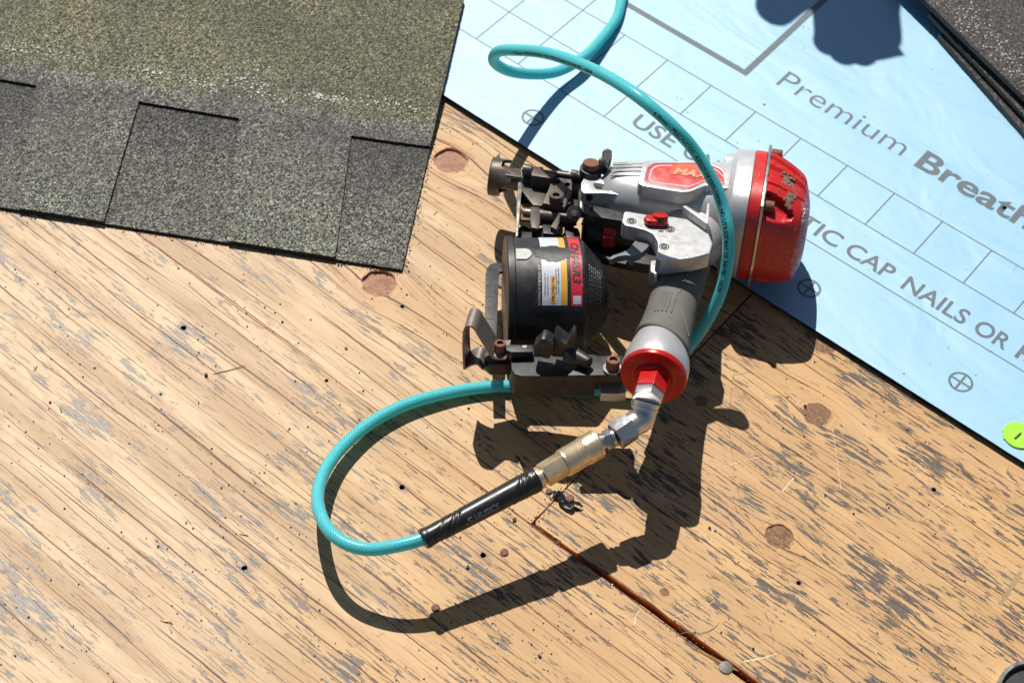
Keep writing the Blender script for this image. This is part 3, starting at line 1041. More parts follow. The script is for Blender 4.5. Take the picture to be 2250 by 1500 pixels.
# red flange, steel gasket plate, red cap
bm = bmesh.new()
loft(bm, [sect(A(px), r, r - .4, e=3.1) for px, r in ((1640.3, 46.2), (1641.5, 47.2), (1664, 47.2), (1665.5, 46.4))])
finish("red_flange", bm, red_paint, gun, ang=40)
def plate_mod(t):
    return 1.0 + .09 * max(0, math.cos(4 * (t - math.pi / 4))) ** 3
bm = bmesh.new()
loft(bm, [sect(A(1665.8), 47.8, 47.2, e=3.3, mod=plate_mod), sect(A(1672), 47.8, 47.2, e=3.3, mod=plate_mod)])
finish("steel_gasket", bm, steel_bright, gun, bevel=.4)

def fins(t):
    # crisp longitudinal ribs on the side that faces up; scooped bolt pockets at the corners
    d = math.degrees(t) % 360
    f = 1.0
    if 78 < d < 200:
        f += .030 * (1 if ((d - 78) % 14.5) < 8.2 else -1)
    return f
capprof = [(1672.2, 46.6, 3.0, 1), (1674, 46.9, 3.0, 1), (1698, 45.6, 2.9, 1), (1720, 43.6, 2.9, 1), (1738, 41.4, 2.9, 1), (1750, 39.4, 2.9, 1), (1756, 37.8, 2.9, .8), (1760, 35.6, 2.8, .3), (1768, 28.5, 2.6, 0), (1772, 23.5, 2.4, 0), (1773.5, 21, 2.4, 0), (1774, 10, 2, 0)]
def cap_r(px):
    return float(np.interp(px, [q[0] for q in capprof], [q[1] for q in capprof]))
def cap_shift(px):
    q = max(0, (px - 1680) / 95.0) * 7.5
    return q * .61, -q * .79
def pocket(px, d):
    """scooped bolt pocket under a hard brow; d in degrees"""
    u = (px - 1672) / 64.0
    if u > 1 or u < 0: return 0.0
    half = 19 * math.sqrt(max(0, 1 - u ** 2.4))
    w = (d - 49) / max(half, .5)
    if abs(w) >= 1: return 0.0
    up = min(1, (1 - w) / .18) if w > 0 else min(1, (1 + w) / .9)
    return 7.5 * up * (1 - .35 * u)
def cap_pt(px, deg, out=0.0, e=2.8):
    t = math.radians(deg); c, s_ = math.cos(t), math.sin(t); r = cap_r(px) + out
    bo, no = cap_shift(px)
    return gp(A(px), bo + r * abs(c) ** (2 / e) * math.copysign(1, c), no + r * .985 * abs(s_) ** (2 / e) * math.copysign(1, s_))
bm = bmesh.new()
rings = []
pxs = sorted(set([q[0] for q in capprof] + [1672.2 + 4.2 * i for i in range(21)]))
for px in pxs:
    q = float(np.interp(px, [w[0] for w in capprof], [w[3] for w in capprof])); e_ = float(np.interp(px, [w[0] for w in capprof], [w[2] for w in capprof]))
    r = cap_r(px)
    bo, no = cap_shift(px)
    rings.append(sect(A(px), r, r * .985, n_off=no, b_off=bo, e=e_, k=200,
                      mod=lambda t: 1 + (fins(t) - 1) * q - pocket(px, math.degrees(t) % 360) / r))
loft(bm, rings)
finish("red_cap", bm, red_paint, gun, ang=30)
# worn bright crests of the ribs and of the cap's rear edge
bm = bmesh.new()
for i in range(8):
    d = 78 + 14.5 * i + 8.0
    for a0_, a1_ in ((random.uniform(1690, 1715), random.uniform(1722, 1745)), (random.uniform(1735, 1745), 1757)):
        P = [cap_pt(a0_ + (a1_ - a0_) * j / 8, d - .5 + random.uniform(-.3, .3), .62) for j in range(9)]
        for p, q in zip(P, P[1:]): cyl(bm, p, q, random.uniform(.16, .42), None, 6)
finish("worn_rib_crest", bm, steel_bright, gun)
bm = bmesh.new()
for i in range(330):
    d = random.uniform(-45, 84); px = random.gauss(1758, 4.0)
    L = random.uniform(1.5, 5)
    p, q = cap_pt(px, d, .02), cap_pt(px + random.uniform(-2, 2), d - L, .02)
    mid_ = cap_pt(px, d - L / 2, .05)
    nn = nrm(mid_ - gp(A(px), 0, 0)); dd = nrm(q - p); ss = np.cross(dd, nn)
    w = random.uniform(.12, .5)
    bm.faces.new(vs(bm, [p - ss * w * .4, mid_ - ss * w + nn * .05, q, mid_ + ss * w + nn * .05]))
finish("worn_scratches", bm, simple("bare_metal_scratch", (.62, .56, .55), .5, .2), gun, smooth=False, recalc=False)

bm = bmesh.new()
cyl(bm, cap_pt(1672, 49, -3.0), cap_pt(1672, 49, -3.0) + ga * 8, 4.6, 4.4, 18)
finish("cap_bolt", bm, rust, gun, bevel=.4)
bm = bmesh.new()
cyl(bm, cap_pt(1673, 130, 1.0), cap_pt(1673, 130, 1.0) + ga * 9, 4.0, 3.8, 18)
finish("cap_bolt", bm, rust, gun, bevel=.4)
bm = bmesh.new()
pc = g(1676, 612, -34)
cyl(bm, pc - ga * 6, pc + ga * 4, 3.4, 3.2, 14)
finish("cap_bolt", bm, red_plain, gun, bevel=.4)

# dried mud smeared on the ribs
bm = bmesh.new()
for i in range(120):
    t = random.random()
    if t < .55: px, dg = random.gauss(1716, 6.5), random.gauss(88, 6)
    elif t < .8: px, dg = random.gauss(1727, 5), random.gauss(75, 3.5)
    else: px, dg = random.gauss(1722, 3.5), random.gauss(65, 4)
    px = min(1750, max(1690, px))
    q = cap_pt(px, dg, .45); r = random.uniform(.6, 2.3)
    nrm_ = nrm(q - gp(A(px), 0, 0)); u_, v_ = frame_of(nrm_)
    m4 = Matrix(((u_[0], v_[0], nrm_[0] * .32, q[0] / 1000), (u_[1], v_[1], nrm_[1] * .32, q[1] / 1000), (u_[2], v_[2], nrm_[2] * .32, q[2] / 1000), (0, 0, 0, 1)))
    s0 = len(bm.verts)
    bmesh.ops.create_icosphere(bm, subdivisions=1, radius=r / 1000.0, matrix=m4)
    bm.verts.ensure_lookup_table()
    for v in bm.verts[s0:]:
        v.co += Vector((random.uniform(-1, 1), random.uniform(-1, 1), random.uniform(-1, 1))) * .00022
finish("mud_crust", bm, mud_mat, gun, smooth=False)

# step on top of the silver flange, little lug
gplate("flange_lug", [(1592, 345), (1598, 337), (1640, 338), (1648, 343), (1646, 352), (1596, 356)], 24, 26, silver, gun, bevel=1.2)
# gusset between housing and handle
gplate("gusset", [(1500, 453), (1507, 451), (1551, 477), (1554, 446), (1560, 446), (1557, 490), (1552, 490)], 34.5, 10, silver, gun, bevel=1.0)

# badge: raised silver frame, red dome, faded letters
NB = 37.5
frame_px = [(1402, 396), (1413, 369), (1424, 358), (1440, 355), (1521, 354), (1562, 358), (1588, 370), (1612, 397), (1616, 407), (1610, 413), (1580, 413), (1551, 407), (1515, 421), (1498, 422), (1412, 408), (1404, 403)]
inner_px = [(1418, 393), (1424, 369), (1433, 361), (1442, 358), (1522, 357), (1560, 361), (1583, 372), (1606, 399), (1604, 405), (1592, 405), (1549, 399), (1516, 415), (1502, 415), (1424, 402)]
gplate("badge_frame", frame_px, NB, 12, silver, gun, holes=[inner_px], bevel=.9)
bd = gplate("badge", inner_px, NB - .7, 4, badge_red, gun, bevel=.9)
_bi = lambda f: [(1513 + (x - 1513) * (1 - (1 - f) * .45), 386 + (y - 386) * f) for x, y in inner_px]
gplate("badge_line", _bi(.84), NB - .60, .15, simple("badge_line_silver", (.80, .78, .76), .2, .4), bd, holes=[_bi(.76)], bevel=0)  # pale badge line, its brightness painted to carry the reflection there
patch_px = [(1477, 361), (1529, 361), (1534, 386), (1471, 383)]
gplate("badge_patch", patch_px, NB - .45, .2, badge_orange, bd, bevel=0)
def gtext(s, px, py, n, cap, mat, parent, name="lettering", bold=0.0, rot=0.0, k=1.0, shear=0.0):
    me = text_shape(s, cap / .73, bold, 3, 1.0, shear)
    o = g(px, py, n)
    c, q = math.cos(rot), math.sin(rot)
    X_, Y_ = ga * c + gb * q, -gb * c + ga * q
    map_mesh(me, lambda x, y, z: o + X_ * x * k + Y_ * y)
    return link_mesh(name, me, mat, parent)
gtext("MAX", 1478, 381, NB - .18, 9.0, badge_pale, bd, "badge_lettering", .5, 0, 1.0, .3)

# nose bracket of the housing
NK = 17
gplate("nose_bracket", [(1277, 402), (1283, 391), (1300, 389), (1322, 388), (1337, 380), (1348, 376), (1364, 382), (1385, 418), (1404, 433), (1330, 424), (1283, 424), (1277, 417)],
       NK, 26, silver, gun, holes=[[(1304, 402), (1311, 401), (1337, 406), (1344, 416), (1338, 419), (1311, 415), (1305, 409)]], bevel=1.3)
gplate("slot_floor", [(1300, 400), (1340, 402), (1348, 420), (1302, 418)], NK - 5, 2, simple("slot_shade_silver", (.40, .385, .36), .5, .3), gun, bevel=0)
bm = bmesh.new()
pb = g(1294, 434, 4) + gb * 8
# pivot pin seen on the front face of the bracket
pf = onp(1293, 434, gp(0, gl(g(1293, 424, NK))[1] + .2, 0), gb)
cyl(bm, pf - gb * 3, pf + gb * .25, 3.7, 3.5, 18)
finish("pivot_pin", bm, screw_black, gun)

# collar, rusty bolt and hanging lever at the nose
top = g(1298, 369, 22)
bm = bmesh.new(); cyl(bm, top - gn * 12, top, 9.4, 8.9, 28); finish("collar", bm, black_plastic, gun, bevel=.8)
bm = bmesh.new(); cyl(bm, top, top + gn * 5.5 + gb * -.5, 7.3, 6.8, 26); finish("bolt", bm, rust, gun, bevel=1.4, seg=3)
Nl = nrm(-gb * .62 - ga * .78 + gn * .1)
Nl = -Nl if Nl @ (CAM - top) < 0 else Nl
Pl = g(1330, 378, 15)
plate("rafter_hook", [(1330, 385), (1319, 383), (1317, 377), (1319, 352), (1327, 345), (1326, 338), (1331, 332), (1338, 329), (1345, 332), (1345, 345), (1342, 362), (1337, 376)],
      Pl, Nl, 2.0, simple("grey_plated_steel", (.20, .19, .175), .4, .7), gun, holes=[[(1335, 372), (1339, 349), (1342, 347), (1341, 360)]], bevel=.35)

# driver nose tube and guide
bm = bmesh.new()
cyl(bm, gp(A(1096), 0, 0), gp(A(1330), 0, 0), 9.0, 9.5, 28)
finish("driver_tube", bm, steel_dark, gun)
# contact foot with prongs
bm = bmesh.new()
k = 60
def foot_len(d):
    # d: degrees, 90 = up the flat side, 0 = towards the handle
    def bumpf(c, w): 
        x = (d - c + 180) % 360 - 180
        return max(0, 1 - abs(x) / w)
    return 9 + 10 * min(1, 1.6 * bumpf(38, 34)) + 7 * min(1, 1.3 * bumpf(120, 22)) + 9 * min(1, 1.5 * bumpf(230, 40))
ro, ri = 16.0, 13.2
rings = []
front = A(1078)
for r, e in ((ri, 0), (ro - .8, 0), (ro, 1)):
    rings.append([gp(front + (0 if e == 0 else .9), r * math.cos(math.radians(6 * i)), r * math.sin(math.radians(6 * i))) for i in range(k)])
rings.append([gp(front + foot_len(6 * i), (ro - .3) * math.cos(math.radians(6 * i)), (ro - .3) * math.sin(math.radians(6 * i))) for i in range(k)])
rings.append([gp(front + foot_len(6 * i), ri * math.cos(math.radians(6 * i)), ri * math.sin(math.radians(6 * i))) for i in range(k)])
R = [vs(bm, r) for r in rings]
for i in range(5):
    for j in range(k):
        bm.faces.new((R[i][j], R[i][(j + 1) % k], R[(i + 1) % 5][(j + 1) % k], R[(i + 1) % 5][j]))
finish("contact_foot", bm, steel_dark, gun, ang=35)
plate("foot_prong", [(1077, 372), (1078, 360), (1085, 348), (1098, 336), (1099, 352), (1098, 358), (1088, 372)], g(1090, 355, 13), nrm(gn * .8 + gb * .5), 3.0, steel_dark, gun, bevel=.6)
bm = bmesh.new()
cyl(bm, gp(A(1082), 0, 0), gp(A(1128), 0, 0), 8, 8.2, 24)
finish("nose_tip", bm, black_plastic, gun)
gplate("foot_arm", [(1098, 357), (1106, 360), (1146, 378), (1146, 390), (1112, 384), (1098, 372)], 12.0, 3, steel_dark, gun, bevel=.5)

# feed mechanism
def gcyl(name, p, q, r0, r1, mat, seg=18, bevel=.4, parent=gun):
    bm = bmesh.new(); cyl(bm, p, q, r0, r1, seg)
    return finish(name, bm, mat, parent, bevel=bevel)
gcyl("spring_barrel", g(1149, 373, 15), g(1169, 376, 15), 5.0, 5.0, steel_dark)
gcyl("guide_rod", g(1168, 374, 15), g(1262, 386, 15), 1.9, 1.9, steel_dark, 12, 0)
gcyl("hinge_knuckle", g(1254, 383, 14), g(1269, 386, 14), 4.3, 4.3, steel_dark)
gcyl("hinge_knuckle", g(1269, 387, 14), g(1279, 389, 14), 3.4, 3.0, steel_dark)
gplate("feed_block", [(1166, 365), (1194, 367), (1195, 377), (1222, 384), (1214, 392), (1168, 385)], 17, 19, steel_dark, gun, bevel=.8)
gplate("guide_cover", [(1148, 404), (1206, 412), (1199, 440), (1190, 452), (1171, 450), (1146, 418)], 4.5, 6, steel_dark, gun, bevel=.5)
gplate("base_rail", [(1143, 420), (1166, 452), (1175, 470), (1262, 476), (1276, 455), (1276, 392), (1255, 384), (1146, 388)], -2, 12, black_plastic, gun, bevel=.5)
cp = gplate("centre_plate", [(1216, 385), (1228, 373), (1249, 376), (1253, 384), (1257, 400), (1256, 428), (1249, 431), (1241, 455), (1193, 446), (1215, 392)], 13, 7, steel_dark, gun,
            holes=[circ_px(1225, 400, 6.5, 4.5), circ_px(1247, 405, 6.2, 4.6)], bevel=.7)
gplate("plate_catch", [(1235, 377), (1245, 378), (1247, 381), (1236, 380)], 14.5, 2, steel_dark, gun, bevel=.3)
gplate("screw_boss", [(1211, 424), (1217, 408), (1228, 402), (1240, 405), (1246, 413), (1242, 422), (1237, 436), (1224, 440), (1212, 434)], 15.5, 3, steel_dark, gun, bevel=.8)
sc = g(1222, 428, 20.0)
bm = bmesh.new(); rev(bm, sc - gn * 7, gn, [(0, 5.4), (6.2, 5.4), (7, 4.9), (7, 2.9), (4.5, 2.7), (4.5, .01)], 30)
finish("cap_screw", bm, steel_dark, gun, ang=30)
gplate("front_wall", [(1139, 388), (1146, 388), (1147, 412), (1144, 440), (1142, 470), (1138, 518), (1134, 518), (1137, 450)], 8, 26, steel_bright, gun, bevel=.3)
gcyl("latch_rod", g(1150, 470, 2), g(1268, 482, 2), 5.6, 5.4, steel_dark, 22)
gcyl("latch_rod", g(1230, 474, 7), g(1262, 479, 7), 2.6, 2.6, steel_dark, 14)
gplate("latch_tab", [(1166, 453), (1186, 455), (1187, 470), (1187, 488), (1183, 502), (1168, 499), (1165, 482), (1166, 466)], 7.5, 3.4, steel_dark, gun, bevel=1.0)
gplate("latch_prong", [(1222, 478), (1228, 466), (1232, 468), (1229, 490), (1223, 504), (1210, 497)], 12, 6, steel_dark, gun, bevel=.8)
gcyl("pivot_knuckle", g(1262, 468, 2), g(1262, 468, 12), 6.2, 6.2, steel_dark, 24, .6)
gcyl("pivot_knuckle", g(1262, 469, 12), g(1262, 469, 15), 2.6, 2.3, steel_bright, 16, .3)
gcyl("hinge_pin", g(1277, 395, 4), g(1277, 470, 4), 2.6, 2.6, steel_bright, 14)
gplate("spring_strap", [(1141, 464), (1150, 474), (1166, 476), (1166, 484), (1146, 483), (1138, 474)], 3, 2, brass if False else rust, gun, bevel=.3)

# magazine door above the canister
gplate("magazine_door", [(1139, 500), (1150, 494), (1170, 505), (1190, 499), (1200, 494), (1204, 508), (1240, 512), (1244, 497), (1268, 503), (1273, 512), (1275, 545), (1137, 545)], -6, 18, black_plastic, gun, bevel=1.2)
gplate("door_block", [(1192, 491), (1220, 494), (1238, 500), (1237, 516), (1194, 512)], -1, 9, black_plastic, gun, bevel=.8)
gplate("door_block", [(1240, 494), (1270, 501), (1275, 512), (1276, 532), (1244, 522)], -2, 8, black_plastic, gun, bevel=1.6)
Nb = nrm(gb * .75 - ga * .65)
plate("spring_plate", [(1299, 451), (1301, 458), (1293, 500), (1290, 512), (1276, 493), (1282, 480), (1296, 458)], g(1295, 480, 6), nrm(gb * .8 - ga * .6), 1.6, steel_dark, gun, bevel=.3)
bm = bmesh.new()

# black trigger guard housing, red depth knob, trigger
gplate("trigger_housing", [(1286, 452), (1300, 450), (1345, 460), (1371, 470), (1371, 486), (1300, 474), (1284, 468)], 15, 30, black_plastic, gun, bevel=.9)
bm = bmesh.new(); cyl(bm, g(1285, 496, -8), g(1376, 508, -8), 13, 12, 28); finish("depth_barrel", bm, black_plastic, gun, bevel=.6)
gplate("guard_web", [(1280, 480), (1440, 515), (1452, 556), (1440, 590), (1400, 585), (1352, 575), (1300, 560), (1276, 530)], -14, 6, black_plastic, gun, bevel=.6)
gcyl("depth_collar", g(1290, 510, -5), g(1322, 514, -5), 9.2, 8.6, black_plastic, 24, .5)
bm = bmesh.new()
kb0, kb1 = g(1325, 514, -4), g(1353, 518, -4)
d_ = nrm(kb1 - kb0); u_, v_ = frame_of(d_)
Lk = np.linalg.norm(kb1 - kb0)
rings = []
for t in (0, .8, Lk - .8, Lk):
    ins = .9 if t in (0, Lk) else 0
    ring = []
    for i in range(64):
        a_ = 2 * math.pi * i / 64
        r = 10.4 - ins - (1.2 if (i % 8) in (0, 1) and 0 < t < Lk else 0)
        ring.append(kb0 + d_ * t + r * (math.cos(a_) * u_ + math.sin(a_) * v_))
    rings.append(ring)
loft(bm, rings)
finish("depth_knob", bm, red_plain, gun, ang=25)
gcyl("knob_shaft", g(1350, 518, -4), g(1400, 526, -5), 8.6, 8.6, black_plastic, 24, .4)
tr = gplate("trigger", [(1340, 565), (1347, 560), (1358, 557), (1369, 553), (1382, 545), (1396, 528), (1401, 529), (1404, 532), (1412, 531), (1429, 535), (1421, 546), (1408, 557), (1395, 563), (1376, 560), (1358, 563), (1347, 568), (1341, 569)], 16, 6, simple("grey_trigger_metal", (.17, .175, .18), .42, .3), gun, bevel=1.0)
gcyl("trigger_pin", g(1391, 546, 12), g(1391, 546, 13.25), 1.9, 1.9, screw_black, 14, 0, tr)
gcyl("trigger_pin", g(1384, 555, 12), g(1384, 555, 13.25), 1.5, 1.5, steel_bright, 14, 0, tr)
gcyl("trigger_stop", g(1386, 562, 4), g(1387, 580, 2), 2.0, 2.0, steel_dark, 10, 0)

# handle: cast root, rubber grip, silver ring, red end cap
H0, H1 = at(1510, 560, 60), at(1432, 840, 87)
hd = nrm(H1 - H0); HL = np.linalg.norm(H1 - H0)
hu = nrm(ga - hd * (ga @ hd)); hv_ = np.cross(hd, hu); hv_ = hv_ if hv_ @ gn > 0 else -hv_
def hs(t, ru, rv, e=2.2, ou=0.0, ov=0.0, tilt=0.0, k=40, mod=None):
    out = []
    for i in range(k):
        a_ = 2 * math.pi * i / k; c, s_ = math.cos(a_), math.sin(a_)
        x = abs(c) ** (2 / e) * math.copysign(1, c); y = abs(s_) ** (2 / e) * math.copysign(1, s_)
        f = 1 if mod is None else mod(a_)
        out.append(H0 + hd * (t + tilt * x) + hu * (ou + ru * x * f) + hv_ * (ov + rv * y * f))
    return out
bm = bmesh.new()
loft(bm, [hs(-62, 44, 22, ov=2), hs(-50, 42, 24, ov=4), hs(-38, 38, 25, ov=4), hs(-26, 33, 24.5, ov=3), hs(-14, 27.5, 23, ov=2), hs(-4, 21.5, 20.5, ov=1), hs(8, 19.2, 19.0), hs(30, 18, 18)])
finish("handle_root", bm, silver, gun, ang=40)
bm = bmesh.new()
gr = [(9, 18.2), (9.4, 19.6), (14, 20.2), (30, 19.9), (55, 19.2), (80, 19.2), (100, 20.2), (110, 21.2), (117, 22.6), (118, 21.8), (118.1, 19)]
loft(bm, [hs(t, r, r * .97, tilt=(-4.5 if t < 20 else -2 if t < 60 else 2 if t < 90 else 6.5), e=2.25, k=60) for t, r in gr])
grip = finish("grip", bm, grey_grip, gun, ang=42)
# moulded seam curves on the grip
def grip_line(ptsw, r):
    bm = bmesh.new()
    P = smooth_path(ptsw, 1.5)
    for p, q in zip(P, P[1:]): cyl(bm, p, q, r, None, 6)
    return finish("grip_seam", bm, grey_grip, grip)
def grip_surf(t, deg, out=0.0):
    a_ = math.radians(deg); c, s_ = math.cos(a_), math.sin(a_)
    r = np.interp(t, [q[0] for q in gr], [q[1] for q in gr]) + out
    e = 2.25
    return H0 + hd * t + hu * r * abs(c) ** (2 / e) * math.copysign(1, c) + hv_ * r * .97 * abs(s_) ** (2 / e) * math.copysign(1, s_)
grip_line([grip_surf(t, dg, .05) for t, dg in ((12, 96), (30, 92), (48, 100), (62, 120), (72, 142), (78, 158))], .55)
grip_line([grip_surf(t, dg, .05) for t, dg in ((12, 80), (40, 76), (62, 76), (76, 84), (86, 74), (98, 52), (110, 30))], .55)
grip_line([grip_surf(t, dg, .05) for t, dg in ((14, 100), (20, 80), (22, 60), (24, 40))], .4)
for j in range(5):
    grip_line([grip_surf(t, 118 - j * 8, -.1) for t in (72, 80, 90, 97)], 1.0)
bm = bmesh.new()
loft(bm, [hs(t, r, r, e=2, tilt=tl, k=56) for t, r, tl in ((105, 17, 5), (113, 20.2, 6), (118, 21.0, 6), (123, 22.4, 4), (130, 24.0, 1.5), (136, 24.8, .4), (144, 25.0, 0), (146.5, 24.5, 0))])
finish("handle_ring", bm, silver, gun, ang=40)
bm = bmesh.new()
loft(bm, [hs(t, r, r, e=2, k=64) for t, r in ((146.6, 24.2), (147.0, 24.9), (150.4, 24.9), (151.3, 24.4), (151.5, 23.4), (151.1, 22.6), (150.4, 17.0), (150.9, 14.8), (152.4, 13.9), (155.0, 13.5))], cap=True)
finish("end_cap", bm, red_plain, gun, ang=40)
bm = bmesh.new()
def hexr(t, r, rot=.3, ch=0.0):
    return [H0 + hd * t + hu * r * math.cos(a_) + hv_ * r * math.sin(a_) for a_ in [rot + math.pi / 3 * i for i in range(6)]]
loft(bm, [hexr(153.5, 12.6), hexr(170, 12.6)])
finish("inlet_hex", bm, red_plain, gun, bevel=1.0, seg=3)

# text pressed round the red end cap is too faint to read; trigger plate with screws
NT = 26.5
gplate("trigger_plate", [(1371, 466), (1377, 464), (1412, 470), (1440, 474), (1478, 476), (1530, 484), (1556, 510), (1566, 535), (1560, 556), (1522, 566), (1470, 572), (1452, 572), (1442, 566), (1446, 545), (1445, 530), (1436, 514), (1419, 505), (1392, 498), (1371, 494), (1367, 486)],
       NT, 14, silver, gun, bevel=3.2, seg=4)
for px, py in ((1387.5, 486), (1427, 492), (1472, 504), (1459, 542)):
    c = g(px, py, NT)
    bm = bmesh.new(); rev(bm, c + gn * -.3, gn, [(0, 3.9), (.55, 3.9), (.6, 3.2), (.2, 3.1), (.2, 2.4), (.7, 2.3), (.7, 1.1), (.1, 1.0), (.1, .01)], 24)
    finish("plate_screw", bm, screw_black, gun, ang=25)
tp0 = g(1449, 492, NT)
lv = gcyl("selector_lever", tp0, g(1449, 488, NT) + gn * 7.5, 6.6, 6.2, red_plain, 26, 1.0)
gplate("lever_arm", [(1415, 477), (1421, 471), (1432, 471), (1448, 474), (1446, 487), (1430, 486), (1422, 484)], NT + 6.2, 5.0, red_plain, lv, bevel=1.2)
gcyl("lever_pin", g(1450, 485, NT + 7.4), g(1450, 485, NT + 7.9), 2.2, 2.1, screw_black, 16, 0, lv)
gtext("PUSH", 1444, 519, NT + .12, 2.6, faint_ink, gun, "cast_lettering", .15, .08)
gtext("LOCK", 1471, 533, NT + .12, 2.6, faint_ink, gun, "cast_lettering", .15, .08)
gtext("PUSH", 1397, 476, NT + .12, 2.2, faint_ink, gun, "cast_lettering", .15, .08)
def icon(px, py):
    a0 = g(px, py, NT + .1)
    bm = bmesh.new()
    def box_line(w, h_, t, o):
        for s_ in (-1, 1):
            bm.faces.new(vs(bm, [o + ga * x + gb * (s_ * h_ / 2 + y) for x, y in ((-w / 2, -t / 2), (w / 2, -t / 2), (w / 2, t / 2), (-w / 2, t / 2))]))
            bm.faces.new(vs(bm, [o + ga * (s_ * w / 2 + x) + gb * y for x, y in ((-t / 2, -h_ / 2), (t / 2, -h_ / 2), (t / 2, h_ / 2), (-t / 2, h_ / 2))]))
    box_line(5.2, 6.4, .5, a0); box_line(2.4, 2.2, .5, a0 + gb * .8 + gn * .02)
    finish("cast_icon", bm, faint_ink, gun, smooth=False, recalc=False)
icon(1406, 491); icon(1486, 519)
gplate("cast_tab", [(1430, 572), (1446, 570), (1450, 590), (1445, 611), (1437, 608), (1436, 600), (1429, 596)], 8, 12, silver, gun, bevel=1.4)

# ------------------------------------------------------------------ nail canister
CC = at(1200, 652, 48)
ca = nrm(at(1320, 652, 50) - at(1080, 652, 48))
cn = nrm(gn - ca * (gn @ ca)); cbv = np.cross(ca, cn); cbv = cbv if cbv @ gb > 0 else -cbv
def cc(a, r, deg, out=0.0):
    """point on the canister: deg 0 = towards the handle, 90 = up the flat side"""
    t = math.radians(deg)
    return CC + ca * a + (cbv * math.cos(t) + cn * math.sin(t)) * (r + out)
def cana(px): return (onp(px, 652, CC, cn) - CC) @ ca
RC = 46.3
can = [(1109, 44.0), (1109.2, 47.0), (1111, 47.8), (1124, 47.8), (1126, 47.0), (1126.2, 46.2), (1180, RC), (1272, RC), (1276, 45.6), (1279, 44.4), (1312, 30.5), (1317, 29.0), (1317.5, 27.2), (1326, 24.0), (1328, 22.5), (1328.3, 20)]
bm = bmesh.new()
loft(bm, [[cc(cana(px), r, 5 * i) for i in range(72)] for px, r in can])
canister = finish("nail_canister", bm, black_plastic, gun, ang=30)
def can_patch(px0, px1, d0, d1, out, mat, name, r=RC, jag=0.0, parent=canister):
    """a thin sheet wrapped on the canister"""
    bm = bmesh.new()
    na, nd = 10, max(4, int(abs(d1 - d0) / 2.5))
    a0, a1 = cana(px0), cana(px1)
    lo = []
    for j in range(nd + 1):
        row = []
        for i in range(na + 1):
            d = d0 + (d1 - d0) * j / nd
            if j == nd: d += jag * random.uniform(-1, 1)
            row.append(cc(a0 + (a1 - a0) * i / na, r, d, out))
        lo.append(row)
    R = [vs(bm, q) for q in lo]
    for j in range(nd):
        for i in range(na): bm.faces.new((R[j][i], R[j][i + 1], R[j + 1][i + 1], R[j + 1][i]))
    return finish(name, bm, mat, parent, smooth=True, ang=60)
def can_deg(py):
    """angle on the canister seen at picture height py near x = 1215"""
    best = None
    for d in range(-20, 150):
        q = cc(cana(1215), RC, d)
        v = q - CAM
        y = 750 - FOC * (v @ cam_y) / (v @ fwd)
        if best is None or abs(y - py) < best[0]:
            best = (abs(y - py), d)
    return best[1]
# the angle whose silhouette is the top edge
def vis_y(d):
    v = cc(cana(1215), RC, d) - CAM
    return 750 - FOC * (v @ cam_y) / (v @ fwd)
ds = list(range(-30, 160)); ys = [vis_y(d) for d in ds]
dtop = ds[int(np.argmin(ys))]
def CD(py): 
    c_ = [(abs(vis_y(d) - py), d) for d in ds if d <= dtop]
    return min(c_)[1]
lab = can_patch(1167, 1269, dtop - 1, CD(686), .10, label_black, "label_panel")
can_patch(1181, 1222, dtop - 2, CD(672), .22, label_white, "label_white_box", jag=0, parent=lab)
can_patch(1222.2, 1235, dtop - 2, CD(671), .22, label_yellow, "label_amber_bar", parent=lab)
can_patch(1243, 1267, dtop - 2, CD(674), .22, label_red, "label_red_bar", parent=lab)
can_patch(1200, 1209, CD(607), CD(667), .34, label_yellow, "label_amber_tag", parent=lab)
can_patch(1247, 1264, CD(651), CD(668), .34, label_white, "label_blank_square", parent=lab)
# worn-through patch in the label
bm = bmesh.new()
ctrd = (CD(541) + CD(575)) / 2; hd_ = abs(CD(541) - CD(575)) / 2
pts = []
for i in range(46):
    a_ = 2 * math.pi * i / 46
    rr = 1 + .16 * mnoise.noise(Vector((math.cos(a_) * 3, math.sin(a_) * 3, 1))) + random.uniform(-.09, .09)
    pts.append((1208 + 40 * rr * math.cos(a_), ctrd + hd_ * rr * math.sin(a_)))
cv = bm.verts.new(tuple(cc(cana(1208), RC, ctrd, .55) / 1000.0))
mid_ring = vs(bm, [cc(cana(1208 + (p[0] - 1208) * .55), RC, ctrd + (p[1] - ctrd) * .55, .5) for p in pts])
out_ring = vs(bm, [cc(cana(p[0]), RC, p[1], .45) for p in pts])
for i in range(46):
    j = (i + 1) % 46
    bm.faces.new((cv, mid_ring[i], mid_ring[j])); bm.faces.new((mid_ring[i], out_ring[i], out_ring[j], mid_ring[j]))
finish("label_tear", bm, black_plastic, lab, ang=60)
def can_text(s, px, py, cap, mat, name="label_lettering", bold=0.0, k=1.0, out=.42, shear=0.0, parent=None):
    """lettering that runs down round the canister, tops towards the cone"""
    me = text_shape(s, cap / .73, bold, 2, 1.0, shear)
    subdivide_me(me, 1)
    a0 = cana(px); d0 = CD(py)
    map_mesh(me, lambda x, y, z: cc(a0 + y, RC, d0 - math.degrees(x * k / RC), out))
    return link_mesh(name, me, mat, parent or lab)
can_text("CN445R3", 1247, 534, 6.2, label_ink, bold=.25, k=1.18, shear=.2)
can_text("Max 120psi / 8bar", 1202, 608, 2.1, label_ink, k=.92)
can_text("dual wheel trigger system", 1215, 590, 1.5, label_ink, k=.95)
can_text("see manual for triggering", 1210, 592, 1.5, label_ink, k=.95)
can_text("users in work area.", 1192, 607, 1.5, label_ink, k=.95)
can_text("or other bottled gases.", 1186, 600, 1.5, label_ink, k=.95)
